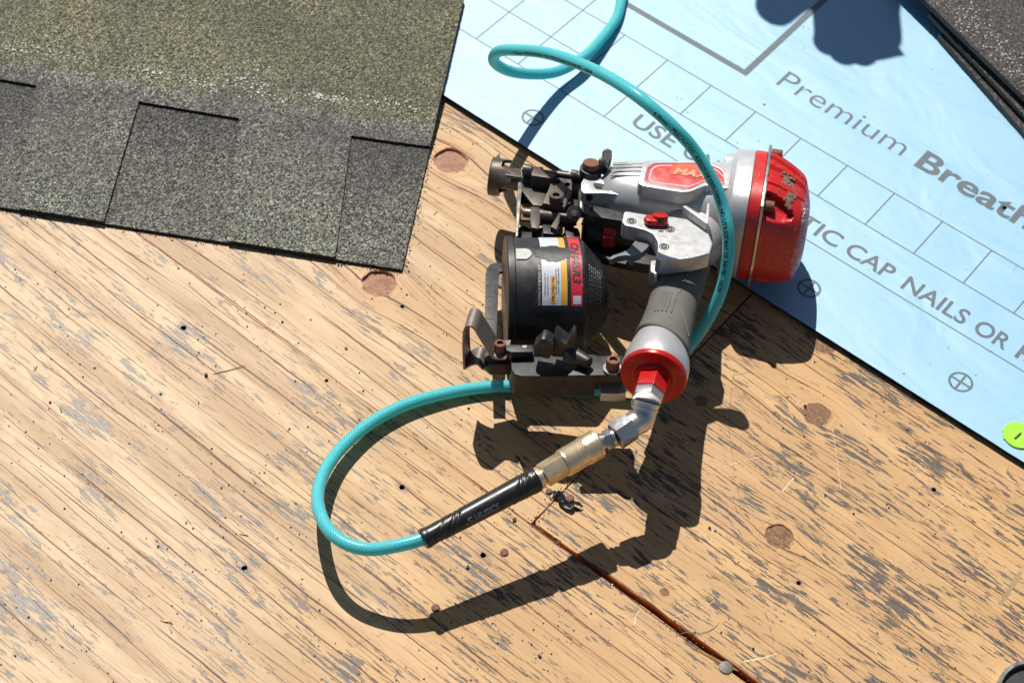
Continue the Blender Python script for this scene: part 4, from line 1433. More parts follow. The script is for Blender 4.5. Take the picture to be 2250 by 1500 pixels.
can_text("MADE IN THAILAND", 1173, 614, 1.6, label_pale_ink, k=1.0)
can_text("AIR ONLY", 1173, 582, 2.4, label_pale_ink, k=1.0)
# embossed rule below the label and small fine-print rows on the cone
can_patch(1167, 1270, CD(687), CD(689), .5, black_plastic, "label_ledge")
bm = bmesh.new()
for px in range(1284, 1312, 5):
    r_ = np.interp(px, [1279, 1312], [44.4, 30.5])
    d = CD(575)
    while d > -20:
        L = random.uniform(1.5, 4)
        q0, q1 = cc(cana(px), r_, d, .05), cc(cana(px), r_, d - math.degrees(L / r_), .05)
        bar(bm, (q0 + q1) / 2, nrm(q1 - q0), ca, np.cross(nrm(q1 - q0), ca), L * .85, random.uniform(.5, 1.2), .35)
        d -= math.degrees((L + .8) / r_)
finish("embossed_fine_print", bm, simple("worn_emboss", (.045, .042, .04), .5), canister, smooth=False)
# pale thumb tab at the rim
bm = bmesh.new()
tabpx = [(1128, 548), (1150, 548), (1158, 551), (1162, 558), (1158, 566), (1150, 570), (1128, 570)]
pts3 = []
rings_t = [[cc(cana(x), RC, CD(y), .9) for x, y in tabpx]]
f = bm.faces.new(vs(bm, rings_t[0]))
ret = bmesh.ops.extrude_face_region(bm, geom=[f])
nn = nrm(cc(0, RC, CD(559)) - cc(0, 0, CD(559)))
for v in [q for q in ret['geom'] if isinstance(q, bmesh.types.BMVert)]:
    v.co -= Vector(tuple(nn * 1.6 / 1000.0))
finish("thumb_tab", bm, simple("pale_grey_tab", (.42, .42, .41), .45), canister)
# window in the side of the canister, its inner shade painted dark
can_patch(1131, 1170, CD(716), CD(748), .15, window_shade, "canister_window")
# lip under the canister
gplate("canister_lip", [(1110, 757), (1172, 757), (1172, 772), (1124, 773), (1112, 768)], -14, 7, black_plastic, gun, bevel=1.0)
gplate("lip_mark", [(1147, 759), (1157, 758), (1158, 762), (1154, 764), (1148, 763)], -13.9, .4, simple("pale_lip_mark", (.35, .35, .35), .5), gun, bevel=0)

# slotted scale arm
NA = -30
arm = gplate("scale_arm", [(1065, 752), (1067, 602), (1070, 588), (1078, 580), (1090, 577), (1112, 577), (1112, 597), (1104, 595), (1098, 597), (1096, 604), (1091, 752)], NA, 3.0, black_plastic, gun, bevel=.5)
for i, y in enumerate((603, 627, 651, 675, 699, 724)):
    L = 17 if i % 2 == 0 else 12
    gplate("scale_mark", [(1067, y), (1067 + L, y + .5), (1067 + L, y + 1.8), (1067, y + 1.3)], NA + .12, .2, screw_black, arm, bevel=0)

# bent belt hook
def bent_strip(name, prof_px, P0, N, width, th, mat, parent=gun):
    P = [onp(x, y, P0, N) for x, y in prof_px]
    P = smooth_path(P, 2.0)
    bm = bmesh.new(); rings = []
    for i, p in enumerate(P):
        t = nrm(P[min(i + 1, len(P) - 1)] - P[max(i - 1, 0)])
        s_ = np.cross(t, N)
        rings.append([p + s_ * th / 2, p - s_ * th / 2, p - s_ * th / 2 - N * width, p + s_ * th / 2 - N * width])
    loft(bm, rings)
    return finish(name, bm, mat, parent, ang=30)
hk0 = g(1085, 792, -22)
bent_strip("belt_hook", [(1112, 788), (1094, 789), (1082, 785), (1072, 770), (1050, 735), (1042, 722), (1034, 717), (1025, 718), (1020, 727), (1018, 760), (1020, 812)], hk0, gb, 21, 1.6, steel_dark)
bent_strip("hook_spring", [(1022, 810), (1034, 803), (1046, 800), (1052, 802), (1058, 809), (1063, 812), (1066, 807)], hk0, gb, 20, 1.3, steel_dark)

# bracket, block and bolts
gplate("bracket_foot", [(1064, 788), (1068, 760), (1112, 752), (1140, 760), (1140, 800), (1078, 800)], -27, 11, black_plastic, gun, bevel=1.0)
gplate("bracket_block", [(1122, 786), (1124, 812), (1132, 822), (1146, 826), (1226, 826), (1310, 826), (1312, 780), (1250, 772), (1180, 765), (1125, 765)], -22, 21, black_plastic, gun, bevel=2.2, seg=3)
gplate("handle_arm", [(1248, 823), (1292, 784), (1312, 782), (1366, 781), (1378, 790), (1374, 812), (1364, 823), (1250, 824)], -14, 8, black_plastic, gun, bevel=1.0)
gplate("arm_web", [(1240, 826), (1372, 822), (1374, 790), (1290, 788)], -23, 15, black_plastic, gun, bevel=.8)
gplate("arm_foot", [(1317, 836), (1372, 834), (1376, 862), (1356, 865), (1320, 864)], -31, 8, silver, gun, bevel=1.0)
def socket_bolt(px, py, n, r, hgt, washer=True):
    c = g(px, py, n)
    root = None
    bm = bmesh.new(); rev(bm, c - gn * hgt, gn, [(0, r), (hgt - .6, r), (hgt, r - .6), (hgt, r * .58), (hgt - 2.4, r * .55), (hgt - 2.4, .01)], 30)
    o = finish("socket_bolt", bm, rust, gun, ang=30)
    if washer:
        bm = bmesh.new(); rev(bm, c - gn * (hgt + .8), gn, [(0, r + 1.9), (.8, r + 1.9), (.8, r)], 30, cap=False)
        finish("washer", bm, steel_bright, o, ang=30)
    return o
socket_bolt(1099, 753, -10, 4.4, 8.5)
socket_bolt(1348, 789, -3, 5.2, 8.5)
# latch pieces in front of the canister
lp0 = gp(0, gl(g(1200, 785, -14))[1], 0)
plate("latch_lever", [(1172, 762), (1190, 744), (1198, 745), (1217, 757), (1217, 775), (1205, 789), (1189, 785), (1173, 784)], lp0 + gb * 3, gb, 11, black_plastic, gun, bevel=1.0)
plate("latch_crown", [(1212, 752), (1218, 738), (1221, 740), (1243, 757), (1256, 737), (1261, 741), (1261, 763), (1245, 780), (1236, 784), (1213, 783)], lp0 + gb * 0, gb, 13, black_plastic, gun, bevel=.8)
bm = bmesh.new(); cyl(bm, onp(1250, 778, lp0 - gb * 3, gb), onp(1296, 797, lp0 + gb * 6, gb), 8.5, 4.2, 24); finish("latch_nose", bm, black_plastic, gun, bevel=1.5, seg=3)

# swivel elbow and plug screwed into the inlet
def chain(name, p0, p1, prof, mat, parent, seg=32, hexa=False, bevel=0, ang=30):
    d = nrm(p1 - p0); L = np.linalg.norm(p1 - p0)
    bm = bmesh.new()
    if hexa:
        u_, v_ = frame_of(d)
        loft(bm, [[p0 + d * t * L + r * (math.cos(a_) * u_ + math.sin(a_) * v_) for a_ in [.4 + math.pi / 3 * i for i in range(6)]] for t, r in prof])
    else:
        rev(bm, p0, d, [(t * L, r) for t, r in prof], seg)
    return finish(name, bm, mat, parent, bevel=bevel, ang=ang)
N0 = H0 + hd * 170
N1 = H0 + hd * 178.5
elbow_c = at(1410, 921, 82)
chain("swivel_nut", N0, N1, [(0, 12.0), (1, 12.0)], chrome, gun, hexa=True, bevel=.9)
chain("swivel_ring", N1, N1 + nrm(elbow_c - N1) * 6, [(0, 10.2), (.45, 10.2), (.5, 9.5), (.6, 9.5), (.65, 10.2), (1, 10.2)], chrome, gun)
E_in = N1 + nrm(elbow_c - N1) * 6
E_out = at(1396, 929, 80)
HX1 = at(1352, 959, 76.5)
P = smooth_path([N1 + nrm(elbow_c - N1) * 3, E_in, elbow_c, E_out, E_out + nrm(HX1 - E_out) * 5], 1.2)
bm = bmesh.new()
rings = []
for i, p in enumerate(P):
    t = nrm(P[min(i + 1, len(P) - 1)] - P[max(i - 1, 0)])
    s_ = nrm(np.cross(t, [0.0, 0, 1])); w_ = np.cross(s_, t)
    rings.append([p + 9.3 * (math.cos(a_) * s_ + math.sin(a_) * w_) for a_ in [2 * math.pi * k / 32 for k in range(32)]])
loft(bm, rings); finish("elbow", bm, chrome, gun, ang=35)
chain("elbow_hex", E_out + nrm(HX1 - E_out) * 3.5, HX1, [(0, 10.8), (1, 10.8)], chrome, gun, hexa=True, bevel=1.0)
CP = at(1313, 974, 72.5)
chain("plug_thread", HX1, HX1 + (CP - HX1) * .18, [(0, 7.0), (1, 7.0)], steel_bright, gun)
chain("plug_hex", HX1 + (CP - HX1) * .18, HX1 + (CP - HX1) * .58, [(0, 7.4), (1, 7.4)], steel_bright, gun, hexa=True, bevel=.6)
chain("plug", HX1 + (CP - HX1) * .58, CP + (CP - HX1) * .3, [(0, 5.6), (.3, 6.6), (.5, 5.4), (1, 5.4)], steel_bright, gun)

# ------------------------------------------------------------------ air hose with coupler and strain relief
hose = empty("air_hose", at(830, 960, 0), "teal braided air hose arching over the nailer and ending in a brass coupler", "hose")
HR = 4.85
hp = [(1180, -900, 11), (1290, -560, 11), (1370, -300, 10), (1385, -150, 9), (1378, -70, 8), (1366, 0, 9), (1355, 40, 10), (1320, 88, 14), (1280, 128, 18), (1227, 157, 22), (1160, 163, 44), (1107, 152, 70), (1084, 133, 90), (1093, 114, 108), (1147, 111, 135), (1200, 117, 155), (1253, 133, 172), (1307, 155, 185), (1360, 184, 195), (1413, 221, 199),
      (1467, 267, 192), (1490, 290, 186), (1520, 322, 174), (1556, 378, 158), (1577, 420, 147), (1590, 458, 137), (1598, 495, 130), (1601, 530, 120), (1600, 566, 110), (1594, 602, 98), (1583, 644, 85), (1561, 692, 67), (1535, 733, 52), (1492, 785, 34), (1440, 822, 20), (1370, 848, 12), (1300, 858, 7), (1230, 857, 6), (1180, 852, 5.5), (1129, 848, 5.5), (1070, 850, 5.5), (1010, 858, 6), (950, 871, 7),
      (890, 889, 8), (830, 919, 9), (785, 951, 10.5), (740, 995, 13), (710, 1041, 18), (698, 1085, 23), (704, 1130, 34), (725, 1168, 40), (764, 1196, 43), (812, 1207, 45.5), (860, 1201, 50), (905, 1191, 52.5), (945, 1178, 54)]
HP = smooth_path([at(*q) for q in hp], 3.0)
for _ in range(4):
    HP = [HP[0]] + [(HP[i - 1] + HP[i] * 2 + HP[i + 1]) / 4 for i in range(1, len(HP) - 1)] + [HP[-1]]
def tube_frames(P):
    fr = []
    t0 = nrm(P[1] - P[0]); s_ = nrm(np.cross(t0, [0.0, 0, 1])); 
    for i, p in enumerate(P):
        t = nrm(P[min(i + 1, len(P) - 1)] - P[max(i - 1, 0)])
        s_ = nrm(s_ - t * (s_ @ t))
        fr.append((p, t, s_, np.cross(t, s_)))
    return fr
FR = tube_frames(HP)
arc = [0.0]
for i in range(1, len(HP)): arc.append(arc[-1] + np.linalg.norm(HP[i] - HP[i - 1]))
bm = bmesh.new()
uvl = bm.loops.layers.uv.new("UVMap")
K = 20
R = [vs(bm, [p + HR * (math.cos(a_) * s_ + math.sin(a_) * w_) for a_ in [2 * math.pi * k / K for k in range(K)]]) for p, t, s_, w_ in FR]
for i in range(len(R) - 1):
    for k in range(K):
        f = bm.faces.new((R[i][k], R[i][(k + 1) % K], R[i + 1][(k + 1) % K], R[i + 1][k]))
        uvs = ((arc[i], k / K), (arc[i], (k + 1) / K), (arc[i + 1], (k + 1) / K), (arc[i + 1], k / K))
        for l, q in zip(f.loops, uvs): l[uvl].uv = q
        f.smooth = True
bm.faces.new(R[0]); bm.faces.new(list(reversed(R[-1])))
bmesh.ops.recalc_face_normals(bm, faces=bm.faces)
me = bpy.data.meshes.new("tube"); bm.to_mesh(me); bm.free()
link_mesh("tube", me, hose_mat, hose)

def hose_print(s, px0, py0, cap=2.5, side=-0.75, k=1.0):
    """lettering along the hose starting where the hose passes (px0, py0)"""
    tgt = np.array([px0, py0])
    def pix(p):
        v = p - CAM; d = v @ fwd
        return np.array([1125 + FOC * (v @ cam_x) / d, 750 - FOC * (v @ cam_y) / d])
    i0 = min(range(len(HP)), key=lambda i: np.linalg.norm(pix(HP[i]) - tgt))
    me = text_shape(s, cap / .73, .16, 2)
    subdivide_me(me, 1)
    def f(x, y, z):
        sdist = arc[i0] + x * k
        i = int(np.searchsorted(arc, sdist)) - 1; i = max(0, min(len(HP) - 2, i))
        q = (sdist - arc[i]) / (arc[i + 1] - arc[i])
        p = HP[i] * (1 - q) + HP[i + 1] * q
        t = nrm(HP[i + 1] - HP[i])
        V = nrm(CAM - p); V = nrm(V - t * (V @ t))
        S = np.cross(t, V)
        S = -S if np.cross(t, S) @ V < 0 else S      # S points to the reader's up when reading along t
        a_ = side + (y - cap / 2) / HR
        return p + (HR + .06) * (math.cos(a_) * V + math.sin(a_) * S)
    map_mesh(me, f)
    return link_mesh("hose_lettering", me, hose_ink, hose)
hose_print("6.35mm - PRECAUCION - RIESGO DE EXPLOSION - NO UTILICE MAS DE 300 PSI - 10539", 1442, 243, 3.3, -.35, .92)
hose_print("6.35mm - PRECAUCION - NO UTILICE MAS DE 300 PSI - 10539", 1140, 111, 3.0, -.55, 1.0)

# strain relief sleeve
S0, S1 = at(929, 1185, 53.5), at(1180, 1052, 65.5)
sd_ = nrm(S1 - S0); SL = np.linalg.norm(S1 - S0)
su = nrm(np.cross(sd_, [0.0, 0, 1])); sw = np.cross(su, sd_); sw = sw if sw[2] > 0 else -sw
if su @ (CAM - S0) < 0: su = -su
bm = bmesh.new()
rings = []
n_ = 150
for i in range(n_ + 1):
    t = i / n_
    r0 = 7.0 + 1.9 * min(1, t * 1.1) + (.7 * math.exp(-((t - 0.02) / .03) ** 2))
    if t > .93: r0 += .35
    if t > .99: r0 -= .5
    ring = []
    for k in range(44):
        a_ = 2 * math.pi * k / 44
        ph = t * SL
        gv_ = 0.0
        for c0_, lo, hi in ((30, 0, 1), (36, 0, 1), (118, 0, 1), (123.5, 0, 1), (132, 0, 1), (14, 0, 1)):
            cpos = c0_ * SL / 150 + 9.5 * math.sin(a_ - .8)
            gv_ += math.exp(-((ph - cpos) / 1.0) ** 2) * (.75 if c0_ in (30, 36, 118, 123.5) else .35)
        ring.append(S0 + sd_ * t * SL + (r0 - gv_) * (math.cos(a_) * su + math.sin(a_) * sw))
    rings.append(ring)
loft(bm, rings)
sleeve = finish("strain_relief_sleeve", bm, rubber, hose, ang=50)
me = text_shape("HUSKY", 6.0, .30, 2)
subdivide_me(me, 1)
t_txt = 62 * SL / 150
map_mesh(me, lambda x, y, z: (lambda r, a_: S0 + sd_ * (t_txt + x * 1.05) + r * (math.cos(a_) * su + math.sin(a_) * sw))(7.0 + 1.9 * min(1, (t_txt + x) / SL * 1.1) + .28, .62 + (y - 2) / 8.3))
link_mesh("embossed_name", me, simple("worn_rubber_emboss", (.16, .16, .165), .3), sleeve)
bm = bmesh.new()
def sl_pt(s_, y_, o=.25):
    a_ = .62 + (y_ - 2) / 8.3
    return S0 + sd_ * s_ + (7.0 + 1.9 * min(1, s_ / SL * 1.1) + o) * (math.cos(a_) * su + math.sin(a_) * sw)
prev = None
for q in ((-1, 0), (1.5, -.4), (3.2, .8), (1.0, 1.8), (.4, 3.2), (2.8, 3.8), (3.8, 3.4)):
    p = sl_pt(t_txt - 5.4 + q[0], q[1])
    if prev is not None: cyl(bm, prev, p, .42, .42, 6)
    prev = p
finish("embossed_emblem", bm, simple("worn_rubber_emblem", (.16, .16, .165), .3), sleeve)
# ferrule, hex, knurled collar
F1 = at(1187, 1048, 66); X0, X1 = at(1193, 1045, 66.5), at(1240, 1016, 69.2)
K0, K1 = at(1236, 1018.5, 69), CP
chain("ferrule", S1 - sd_ * 3, X0, [(0, 7.2), (.35, 7.2), (.38, 7.9), (.8, 7.9), (.86, 6.2), (1, 6.2)], brass, hose)
chain("ferrule_hex", F1 - nrm(X0 - F1) * 1.5, F1 + nrm(X0 - F1) * 1.2, [(0, 8.4), (1, 8.4)], brass, hose, hexa=True, bevel=.6)
chain("coupler_hex", X0, X1, [(0, 9.4), (1, 9.4)], brass, hose, hexa=True, bevel=1.0)
kd = nrm(K1 - K0); KL = np.linalg.norm(K1 - K0); ku, kv = frame_of(kd)
bm = bmesh.new()
rings = []
nk = 56; ma = 72
for i in range(nk + 1):
    t = i / nk
    r = 10.3
    if i in (0, nk): r = 9.0
    if .05 < t < .60:
        pass
    ring = []
    for k in range(ma):
        a_ = 2 * math.pi * k / ma
        rr = r
        if .06 < t < .60: rr = 10.35 + .34 * (abs(((k / 2 + i * .5) % 2) - 1) - .5) + .34 * (abs(((k / 2 - i * .5) % 2) - 1) - .5)
        elif t >= .60 and t < .88: rr = 10.9
        elif t >= .88 and t < .91: rr = 10.2
        elif t >= .91 and t < 1: rr = 11.0
        ring.append(K0 + kd * t * KL + rr * (math.cos(a_) * ku + math.sin(a_) * kv))
    rings.append(ring)
rings.append([K1 + 7.2 * (math.cos(2 * math.pi * k / ma) * ku + math.sin(2 * math.pi * k / ma) * kv) for k in range(ma)])
rings.append([K1 - kd * 3 + 6.6 * (math.cos(2 * math.pi * k / ma) * ku + math.sin(2 * math.pi * k / ma) * kv) for k in range(ma)])
loft(bm, rings)
finish("knurled_collar", bm, brass, hose, ang=28)

# ------------------------------------------------------------------ nails, scraps and grit on the deck
def nail(px, py, r, mat, label, z=0.0, tilt=0.0, group=None, dome=.1):
    c = at(px, py, z)
    e = empty("roofing_nail", c, label, "nail", group)
    ax = nrm(np.array([tilt, -tilt * .5, 1.0]))
    bm = bmesh.new()
    rev(bm, c, ax, [(0, r * .96), (.35, r), (.8, r * .97), (1.0, r * .8), (1.0 + dome, .01)], 26)
    for v in bm.verts: v.co += Vector((random.uniform(-1, 1), random.uniform(-1, 1), 0)) * .00009
    finish("nail_head", bm, mat, e, ang=50)
    bm = bmesh.new()
    cyl(bm, c, c - ax * 16, 1.5, 1.4, 8)
    finish("shank", bm, mat, e)
nail(1595, 1466, 5.1, nail_grey, "large flat galvanised nail head straddling the open joint between sheets", .25, .05, dome=.1)
nail(957, 1335, 3.2, nail_rust, "small rusty nail head half in the shadow of the black hose sleeve", .15)
nail(1108, 1213, 3.2, nail_rust, "rusty nail head set beside a dark split below the black sleeve", .15)
nail(1252, 1094, 3.4, nail_rust, "rusty nail head under the crumpled black scrap", .1)
nail(1206, 1079, 2.4, nail_rust, "tiny nail head just below the brass fitting on the seam", .6)

# crumpled strip of black film
bm = bmesh.new()
P = smooth_path([at(x, y, h) for x, y, h in ((1214, 1080, 2), (1224, 1084, 4), (1232, 1089, 2), (1237, 1101, 3), (1244, 1108, 2), (1252, 1111, 4), (1258, 1105, 3), (1268, 1106, 4), (1280, 1113, 2))], 1.4)
rows = []
for i, p in enumerate(P):
    t = nrm(P[min(i + 1, len(P) - 1)] - P[max(0, i - 1)]); s_ = nrm(np.cross(t, [0, 0, 1.0]))
    w = 2.9 * math.sin(math.pi * min(1, .12 + .88 * i / len(P))) + .4
    rows.append([p + s_ * w * k + np.array([random.uniform(-.5, .5), random.uniform(-.5, .5), 1.6 * mnoise.noise(Vector((i * .45, k * 2.2, 1))) + .6]) for k in (-1, -.5, 0, .5, 1)])
R = [vs(bm, r) for r in rows]
for i in range(len(R) - 1):
    for k in range(4): bm.faces.new((R[i][k], R[i][k + 1], R[i + 1][k + 1], R[i + 1][k]))
ret = bmesh.ops.solidify(bm, geom=bm.faces[:], thickness=.0003)
o = finish("film_scrap", bm, simple("glossy_black_film", (.03, .03, .035), .25, 0, .6, dust=(.12, .12, .12), dust_amt=.4), None, loc=at(1245, 1105, 0), smooth=False)
tag(o, "crumpled glossy black scrap beside the deck seam below the brass fitting", "scrap")

# shavings, a grass stem and straws
def chip(px0, py0, px1, py1, w, mat, label, cat="wood chip", h=.6, group=None, name="wood_shaving"):
    p0, p1 = at(px0, py0, .05), at(px1, py1, h)
    o = sliver(name, p0, p1, w, .5, mat, None, loc=(p0 + p1) / 2 * np.array([1, 1, 0]))
    tag(o, label, cat, group)
chip(352, 1362, 380, 1366, 1.6, raw_wood, "pale curled wood shaving caught on a crack near the lower left", h=1.2)
chip(371, 1368, 377, 1388, 1.3, raw_wood, "short pale splinter pointing down from the curled shaving", h=1.0)
chip(527, 1172, 545, 1175, 1.0, raw_wood, "small pale splinter above the round nail hole left of the hose loop", h=.8)
chip(468, 822, 540, 803, .45, brown_wood, "thin brown straw lying across the grain on the pale plywood", "straw", h=.8, name="straw")
chip(75, 815, 82, 803, .5, rust, "tiny orange straw at the left edge of the deck", "straw", h=.6, name="straw")
def fibre(px, r, mat, name, label, cat, h=.5):
    bm = bmesh.new()
    P = smooth_path([at(x, y, h + .5 * math.sin(i)) for i, (x, y) in enumerate(px)], 1.5)
    for p, q in zip(P, P[1:]): cyl(bm, p, q, r, None, 5)
    o = finish(name, bm, mat, None, loc=at(px[0][0], px[0][1], 0))
    tag(o, label, cat)
grass_mat = simple("dry_grass", (.20, .22, .06), .6)
fibre([(1496, 1392), (1512, 1388), (1540, 1389), (1562, 1383), (1578, 1370), (1580, 1365)], .22, grass_mat, "grass_stem", "fine green grass stem lying over the open joint", "grass stem")
fibre([(1551, 1260), (1560, 1268), (1572, 1266), (1582, 1274)], .18, grass_mat, "grass_stem", "tiny curled green stem on the honey plywood right of the sleeve's shadow", "grass stem")

# shallow scratches and lines scored in the plywood
scr_dark = simple("scored_line", (.26, .155, .07), .8, 0, .2)
scr_pale = simple("scraped_line", (.74, .60, .42), .7, 0, .3)
def scratch(px, w, mat, sheet, dash=1.0):
    bm = bmesh.new()
    P = smooth_path([at(x, y, .04) for x, y in px], 2.0)
    for p, q in zip(P, P[1:]):
        if random.random() > dash: continue
        strip_quad(bm, p, q + (q - p) * .05, w * random.uniform(.5, 1.25))
    finish("scratch_mark", bm, mat, sheet, smooth=False, recalc=False)
scratch([(1613, 822), (1607, 850), (1605, 900), (1603, 950), (1609, 1000), (1618, 1060), (1628, 1120)], .55, scr_dark, sheetB, .85)
scratch([(1613, 822), (1630, 822), (1648, 814)], .45, scr_dark, sheetB, .9)
scratch([(1668, 1290), (1676, 1325), (1690, 1370), (1700, 1410)], .7, scr_dark, sheetB, .6)
scratch([(1828, 930), (1835, 980), (1842, 1030), (1848, 1075)], .4, scr_pale, sheetB, .7)
scratch([(1635, 1452), (1670, 1446), (1705, 1436)], .9, scr_pale, sheetB, .95)
scratch([(1720, 1078), (1735, 1060), (1744, 1050)], .8, scr_pale, sheetB, .9)
scratch([(1580, 1028), (1620, 1016), (1680, 1000)], .5, scr_pale, sheetB, .8)
scratch([(1395, 1370), (1398, 1350), (1412, 1335)], .7, scr_pale, sheetC, .9)
scratch([(1480, 1355), (1550, 1330), (1600, 1300)], .4, scr_pale, sheetB, .7)
scratch([(780, 1418), (800, 1408), (845, 1390)], .4, scr_dark, sheetC, .9)
scratch([(2020, 1145), (2060, 1120), (2110, 1080)], .4, scr_pale, sheetB, .7)
scratch([(1880, 1450), (1900, 1425), (1960, 1370), (2030, 1290)], .45, scr_dark, sheetB, .5)
scratch([(2243, 1255), (2222, 1290), (2196, 1328)], 3.6, simple("faded_pencil_smear", (.36, .26, .14), .8, 0, .2), sheetB, 1.0)

grit_mats = [simple("grit_dark", (.03, .028, .026), .6, 0, .5), simple("grit_green_grey", (.11, .115, .085), .6, 0, .5), simple("grit_brown", (.12, .055, .025), .7, 0, .4), simple("grit_pale", (.50, .48, .44), .35, 0, .6)]
def grit(name, n, fn, parent=None, rr=(.25, .75)):
    bm = bmesh.new()
    for _ in range(n):
        p = fn()
        if p is None: continue
        r = random.uniform(*rr) * (1.0 if random.random() > .04 else 1.9)
        mi = random.choices((0, 1, 2, 3), (.50, .24, .18, .08))[0]
        s0 = len(bm.verts); f0 = len(bm.faces)
        a_ = random.uniform(0, 6.28)
        rot = Matrix.Rotation(a_, 4, 'Z') @ Matrix.Rotation(random.uniform(0, 3), 4, 'X')
        bmesh.ops.create_cube(bm, size=r * 1.5 / 1000.0, matrix=Matrix.Translation(Vector(tuple((p + np.array([0, 0, r * .55])) / 1000.0))) @ rot @ Matrix.Diagonal((1, random.uniform(.6, 1.3), random.uniform(.6, 1), 1)))
        bm.verts.ensure_lookup_table(); bm.faces.ensure_lookup_table()
        for v in bm.verts[s0:]: v.co += Vector((random.uniform(-1, 1), random.uniform(-1, 1), random.uniform(-1, 1))) * r * .0003
        for f in bm.faces[f0:]: f.material_index = mi
    o = finish(name, bm, grit_mats, parent, smooth=False, recalc=False)
    tag(o, kind="stuff")
    return o
def on_deck():
    x, y = random.uniform(-20, 2270), random.uniform(180, 1520)
    if x > 1250 and random.random() < .55: return None
    if mnoise.noise(Vector((x * .006, y * .006, 5))) + random.uniform(-.35, .35) < .02: return None
    p = at(x, y, 0)
    if (p - e0) @ en > -2: return None
    q = p - SH_K
    if q @ SH_U > -1 and q @ SH_V > -1: return None
    return p
tag(grit("loose_grit", 2600, on_deck), "loose shingle granules and grit scattered over the plywood", "grit")
def in_joint():
    if random.random() < .6:
        p = TJ + gu * random.uniform(-60, 330) + gv * random.gauss(-.5, 2.6)
    else:
        p = TJ + sv * random.uniform(0, 90) + np.cross(sv, [0, 0, 1.0]) * random.gauss(0, 2.5)
    return np.array([p[0], p[1], 0.0])
tag(grit("joint_grit", 330, in_joint, None, (.2, .55)), "crumbs and sawdust gathered along the open joint of the deck", "grit")
def on_membrane():
    p = at(random.uniform(1000, 2270), random.uniform(-10, 1000), 0)
    if (p - e0) @ en < 2: return None
    return p + np.array([0, 0, ZU])
tag(grit("membrane_grit", 150, on_membrane, None, (.2, .5)), "fine dark grit specks on the pale blue membrane", "grit")
# crumbs shed along the shingle's lower and right edges
def shed():
    u = random.uniform(0, 460); v = -abs(random.gauss(0, 2.2)) - .3
    if random.random() < .25: u, v = -abs(random.gauss(0, 2.2)) - .3, random.uniform(0, 170)
    p = SH_K + SH_U * u + SH_V * v
    return np.array([p[0], p[1], 0])
tag(grit("shed_granules", 420, shed, None, (.25, .6)), "granules shed along the edge of the grey green shingle", "grit")

# dark round lid cut by the corner of the view
lc = at(2283, 1532, 9)
lid = empty("round_lid", lc * np.array([1, 1, 0]), "dark round lid with a worn steel rim beyond the lower corner of the honey plywood", "lid")
bm = bmesh.new(); rev(bm, lc - np.array([0, 0, 9]), (0, 0, 1), [(0, 29), (0, 30.5), (8.0, 30.5), (9.6, 30.0), (9.6, 27.4), (6.0, 26.6)], 64, cap=False)
finish("rim", bm, steel_bright, lid, ang=30)
bm = bmesh.new(); rev(bm, lc - np.array([0, 0, 8.8]), (0, 0, 1), [(0, 29), (4.5, 27.5), (5.0, 26.8), (4.6, 5), (4.6, .01)], 48)
finish("disc", bm, black_plastic, lid, ang=30)

# ------------------------------------------------------------------ the roofer kneeling up-slope, out of view, whose hands shade the membrane
worker = empty("person", (640, 1430, 0), "kneeling roofer in work clothes and gloves reaching down over the membrane", "person")
cloth = simple("work_shirt", (.09, .11, .16), .85, 0, .2)
trousers = simple("work_trousers", (.10, .085, .06), .9, 0, .2)
skin_m = simple("skin", (.42, .24, .16), .5, 0, .4)
glove_m = simple("leather_glove", (.22, .16, .09), .8, 0, .2)
hair_m = simple("brown_hair", (.05, .03, .02), .7, 0, .3)
def skin_obj(name, pts, edges, rad, mat, root_i=0, sub=1):
    me = bpy.data.meshes.new(name)
    off = worker.location
    me.from_pydata([tuple(Vector(p) / 1000.0 - off) for p in pts], edges, [])
    me.materials.append(mat)
    o = bpy.data.objects.new(name, me); COL.objects.link(o); o.parent = worker
    sk = o.modifiers.new("skin", 'SKIN'); sk.use_smooth_shade = True
    for i, sv_ in enumerate(me.skin_vertices[0].data):
        r = rad[i] / 1000.0; sv_.radius = (r, r); sv_.use_root = (i == root_i)
    ss = o.modifiers.new("sub", 'SUBSURF'); ss.levels = sub; ss.render_levels = sub
    return o
HX, HY, HZ = 160, 690, 420      # right hand, over the membrane
LX2, LY2, LZ2 = 372, 735, 330   # left hand, over the stack
bodyp = [(640, 1440, 430), (640, 1400, 560), (635, 1350, 700), (625, 1300, 820), (620, 1280, 900),
         (450, 1270, 800), (300, 1150, 640), (200, 960, 500), (170, 850, 450),
         (800, 1270, 790), (720, 1080, 600), (500, 900, 420), (430, 840, 370),
         (540, 1470, 400), (520, 1270, 110), (540, 1600, 80), (545, 1690, 60),
         (740, 1470, 400), (770, 1270, 110), (750, 1600, 80), (750, 1690, 60)]
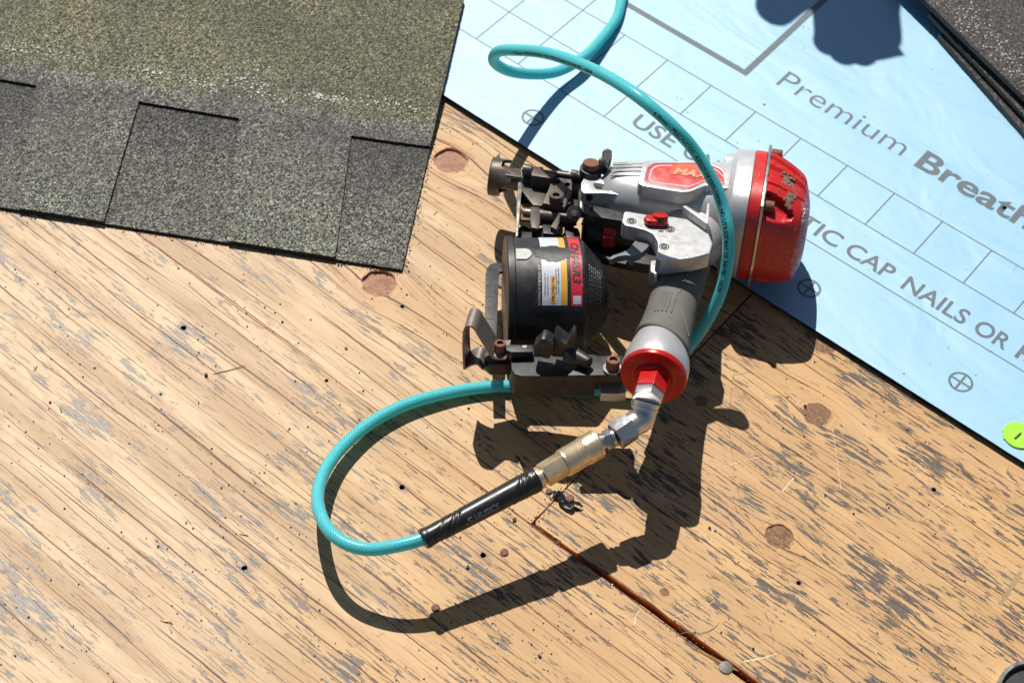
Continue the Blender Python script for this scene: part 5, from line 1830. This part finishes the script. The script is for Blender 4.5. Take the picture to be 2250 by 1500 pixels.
bodye = [(0, 1), (1, 2), (2, 3), (3, 4), (3, 5), (5, 6), (6, 7), (7, 8), (3, 9), (9, 10), (10, 11), (11, 12), (0, 13), (13, 14), (14, 15), (15, 16), (0, 17), (17, 18), (18, 19), (19, 20)]
bodyr = [140, 130, 145, 120, 58, 68, 52, 44, 36, 68, 52, 44, 36, 95, 66, 52, 45, 95, 66, 52, 45]
skin_obj("body", bodyp, bodye, bodyr, cloth)
skin_obj("head", [(620, 1280, 890), (612, 1255, 950), (605, 1235, 1020), (603, 1238, 1085)], [(0, 1), (1, 2), (2, 3)], [52, 62, 88, 78], skin_m, 1, 2)
skin_obj("hair", [(606, 1275, 1010), (604, 1262, 1080), (604, 1240, 1122)], [(0, 1), (1, 2)], [72, 84, 60], hair_m, 1, 2)
def glove(cx, cy, cz, sgn, spread):
    """palm and five fingers reaching towards the viewer and slightly down"""
    P = [(cx + 8, cy + 165, cz + 28), (cx + 4, cy + 90, cz + 10), (cx, cy + 45, cz), (cx, cy + 8, cz - 4)]
    R_ = [40, 38, 42, 42]; Ed = [(0, 1), (1, 2), (2, 3)]
    for i, (ox, ln) in enumerate(((-26, 58), (-9, 68), (9, 66), (25, 54))):
        b0 = len(P)
        P += [(cx + ox * spread, cy - ln * .5, cz - 14), (cx + ox * spread * .92, cy - ln * .9, cz - 34)]
        R_ += [16, 15]; Ed += [(3, b0), (b0, b0 + 1)]
    b0 = len(P)
    P += [(cx - sgn * 46, cy + 52, cz - 6), (cx - sgn * 72, cy + 22, cz - 12), (cx - sgn * 80, cy - 16, cz - 20)]
    R_ += [24, 24, 19]; Ed += [(1, b0), (b0, b0 + 1), (b0 + 1, b0 + 2)]
    skin_obj("glove", P, Ed, R_, glove_m, 1, 2)
glove(HX + 15, HY, HZ, 1, .95)
glove(LX2 + 30, LY2 + 20, LZ2, -1, 1.1)
skin_obj("boot", [(545, 1680, 70), (545, 1760, 60), (545, 1800, 40)], [(0, 1), (1, 2)], [50, 45, 40], rubber, 1, 1)
skin_obj("boot", [(750, 1680, 70), (750, 1760, 60), (750, 1800, 40)], [(0, 1), (1, 2)], [50, 45, 40], rubber, 1, 1)
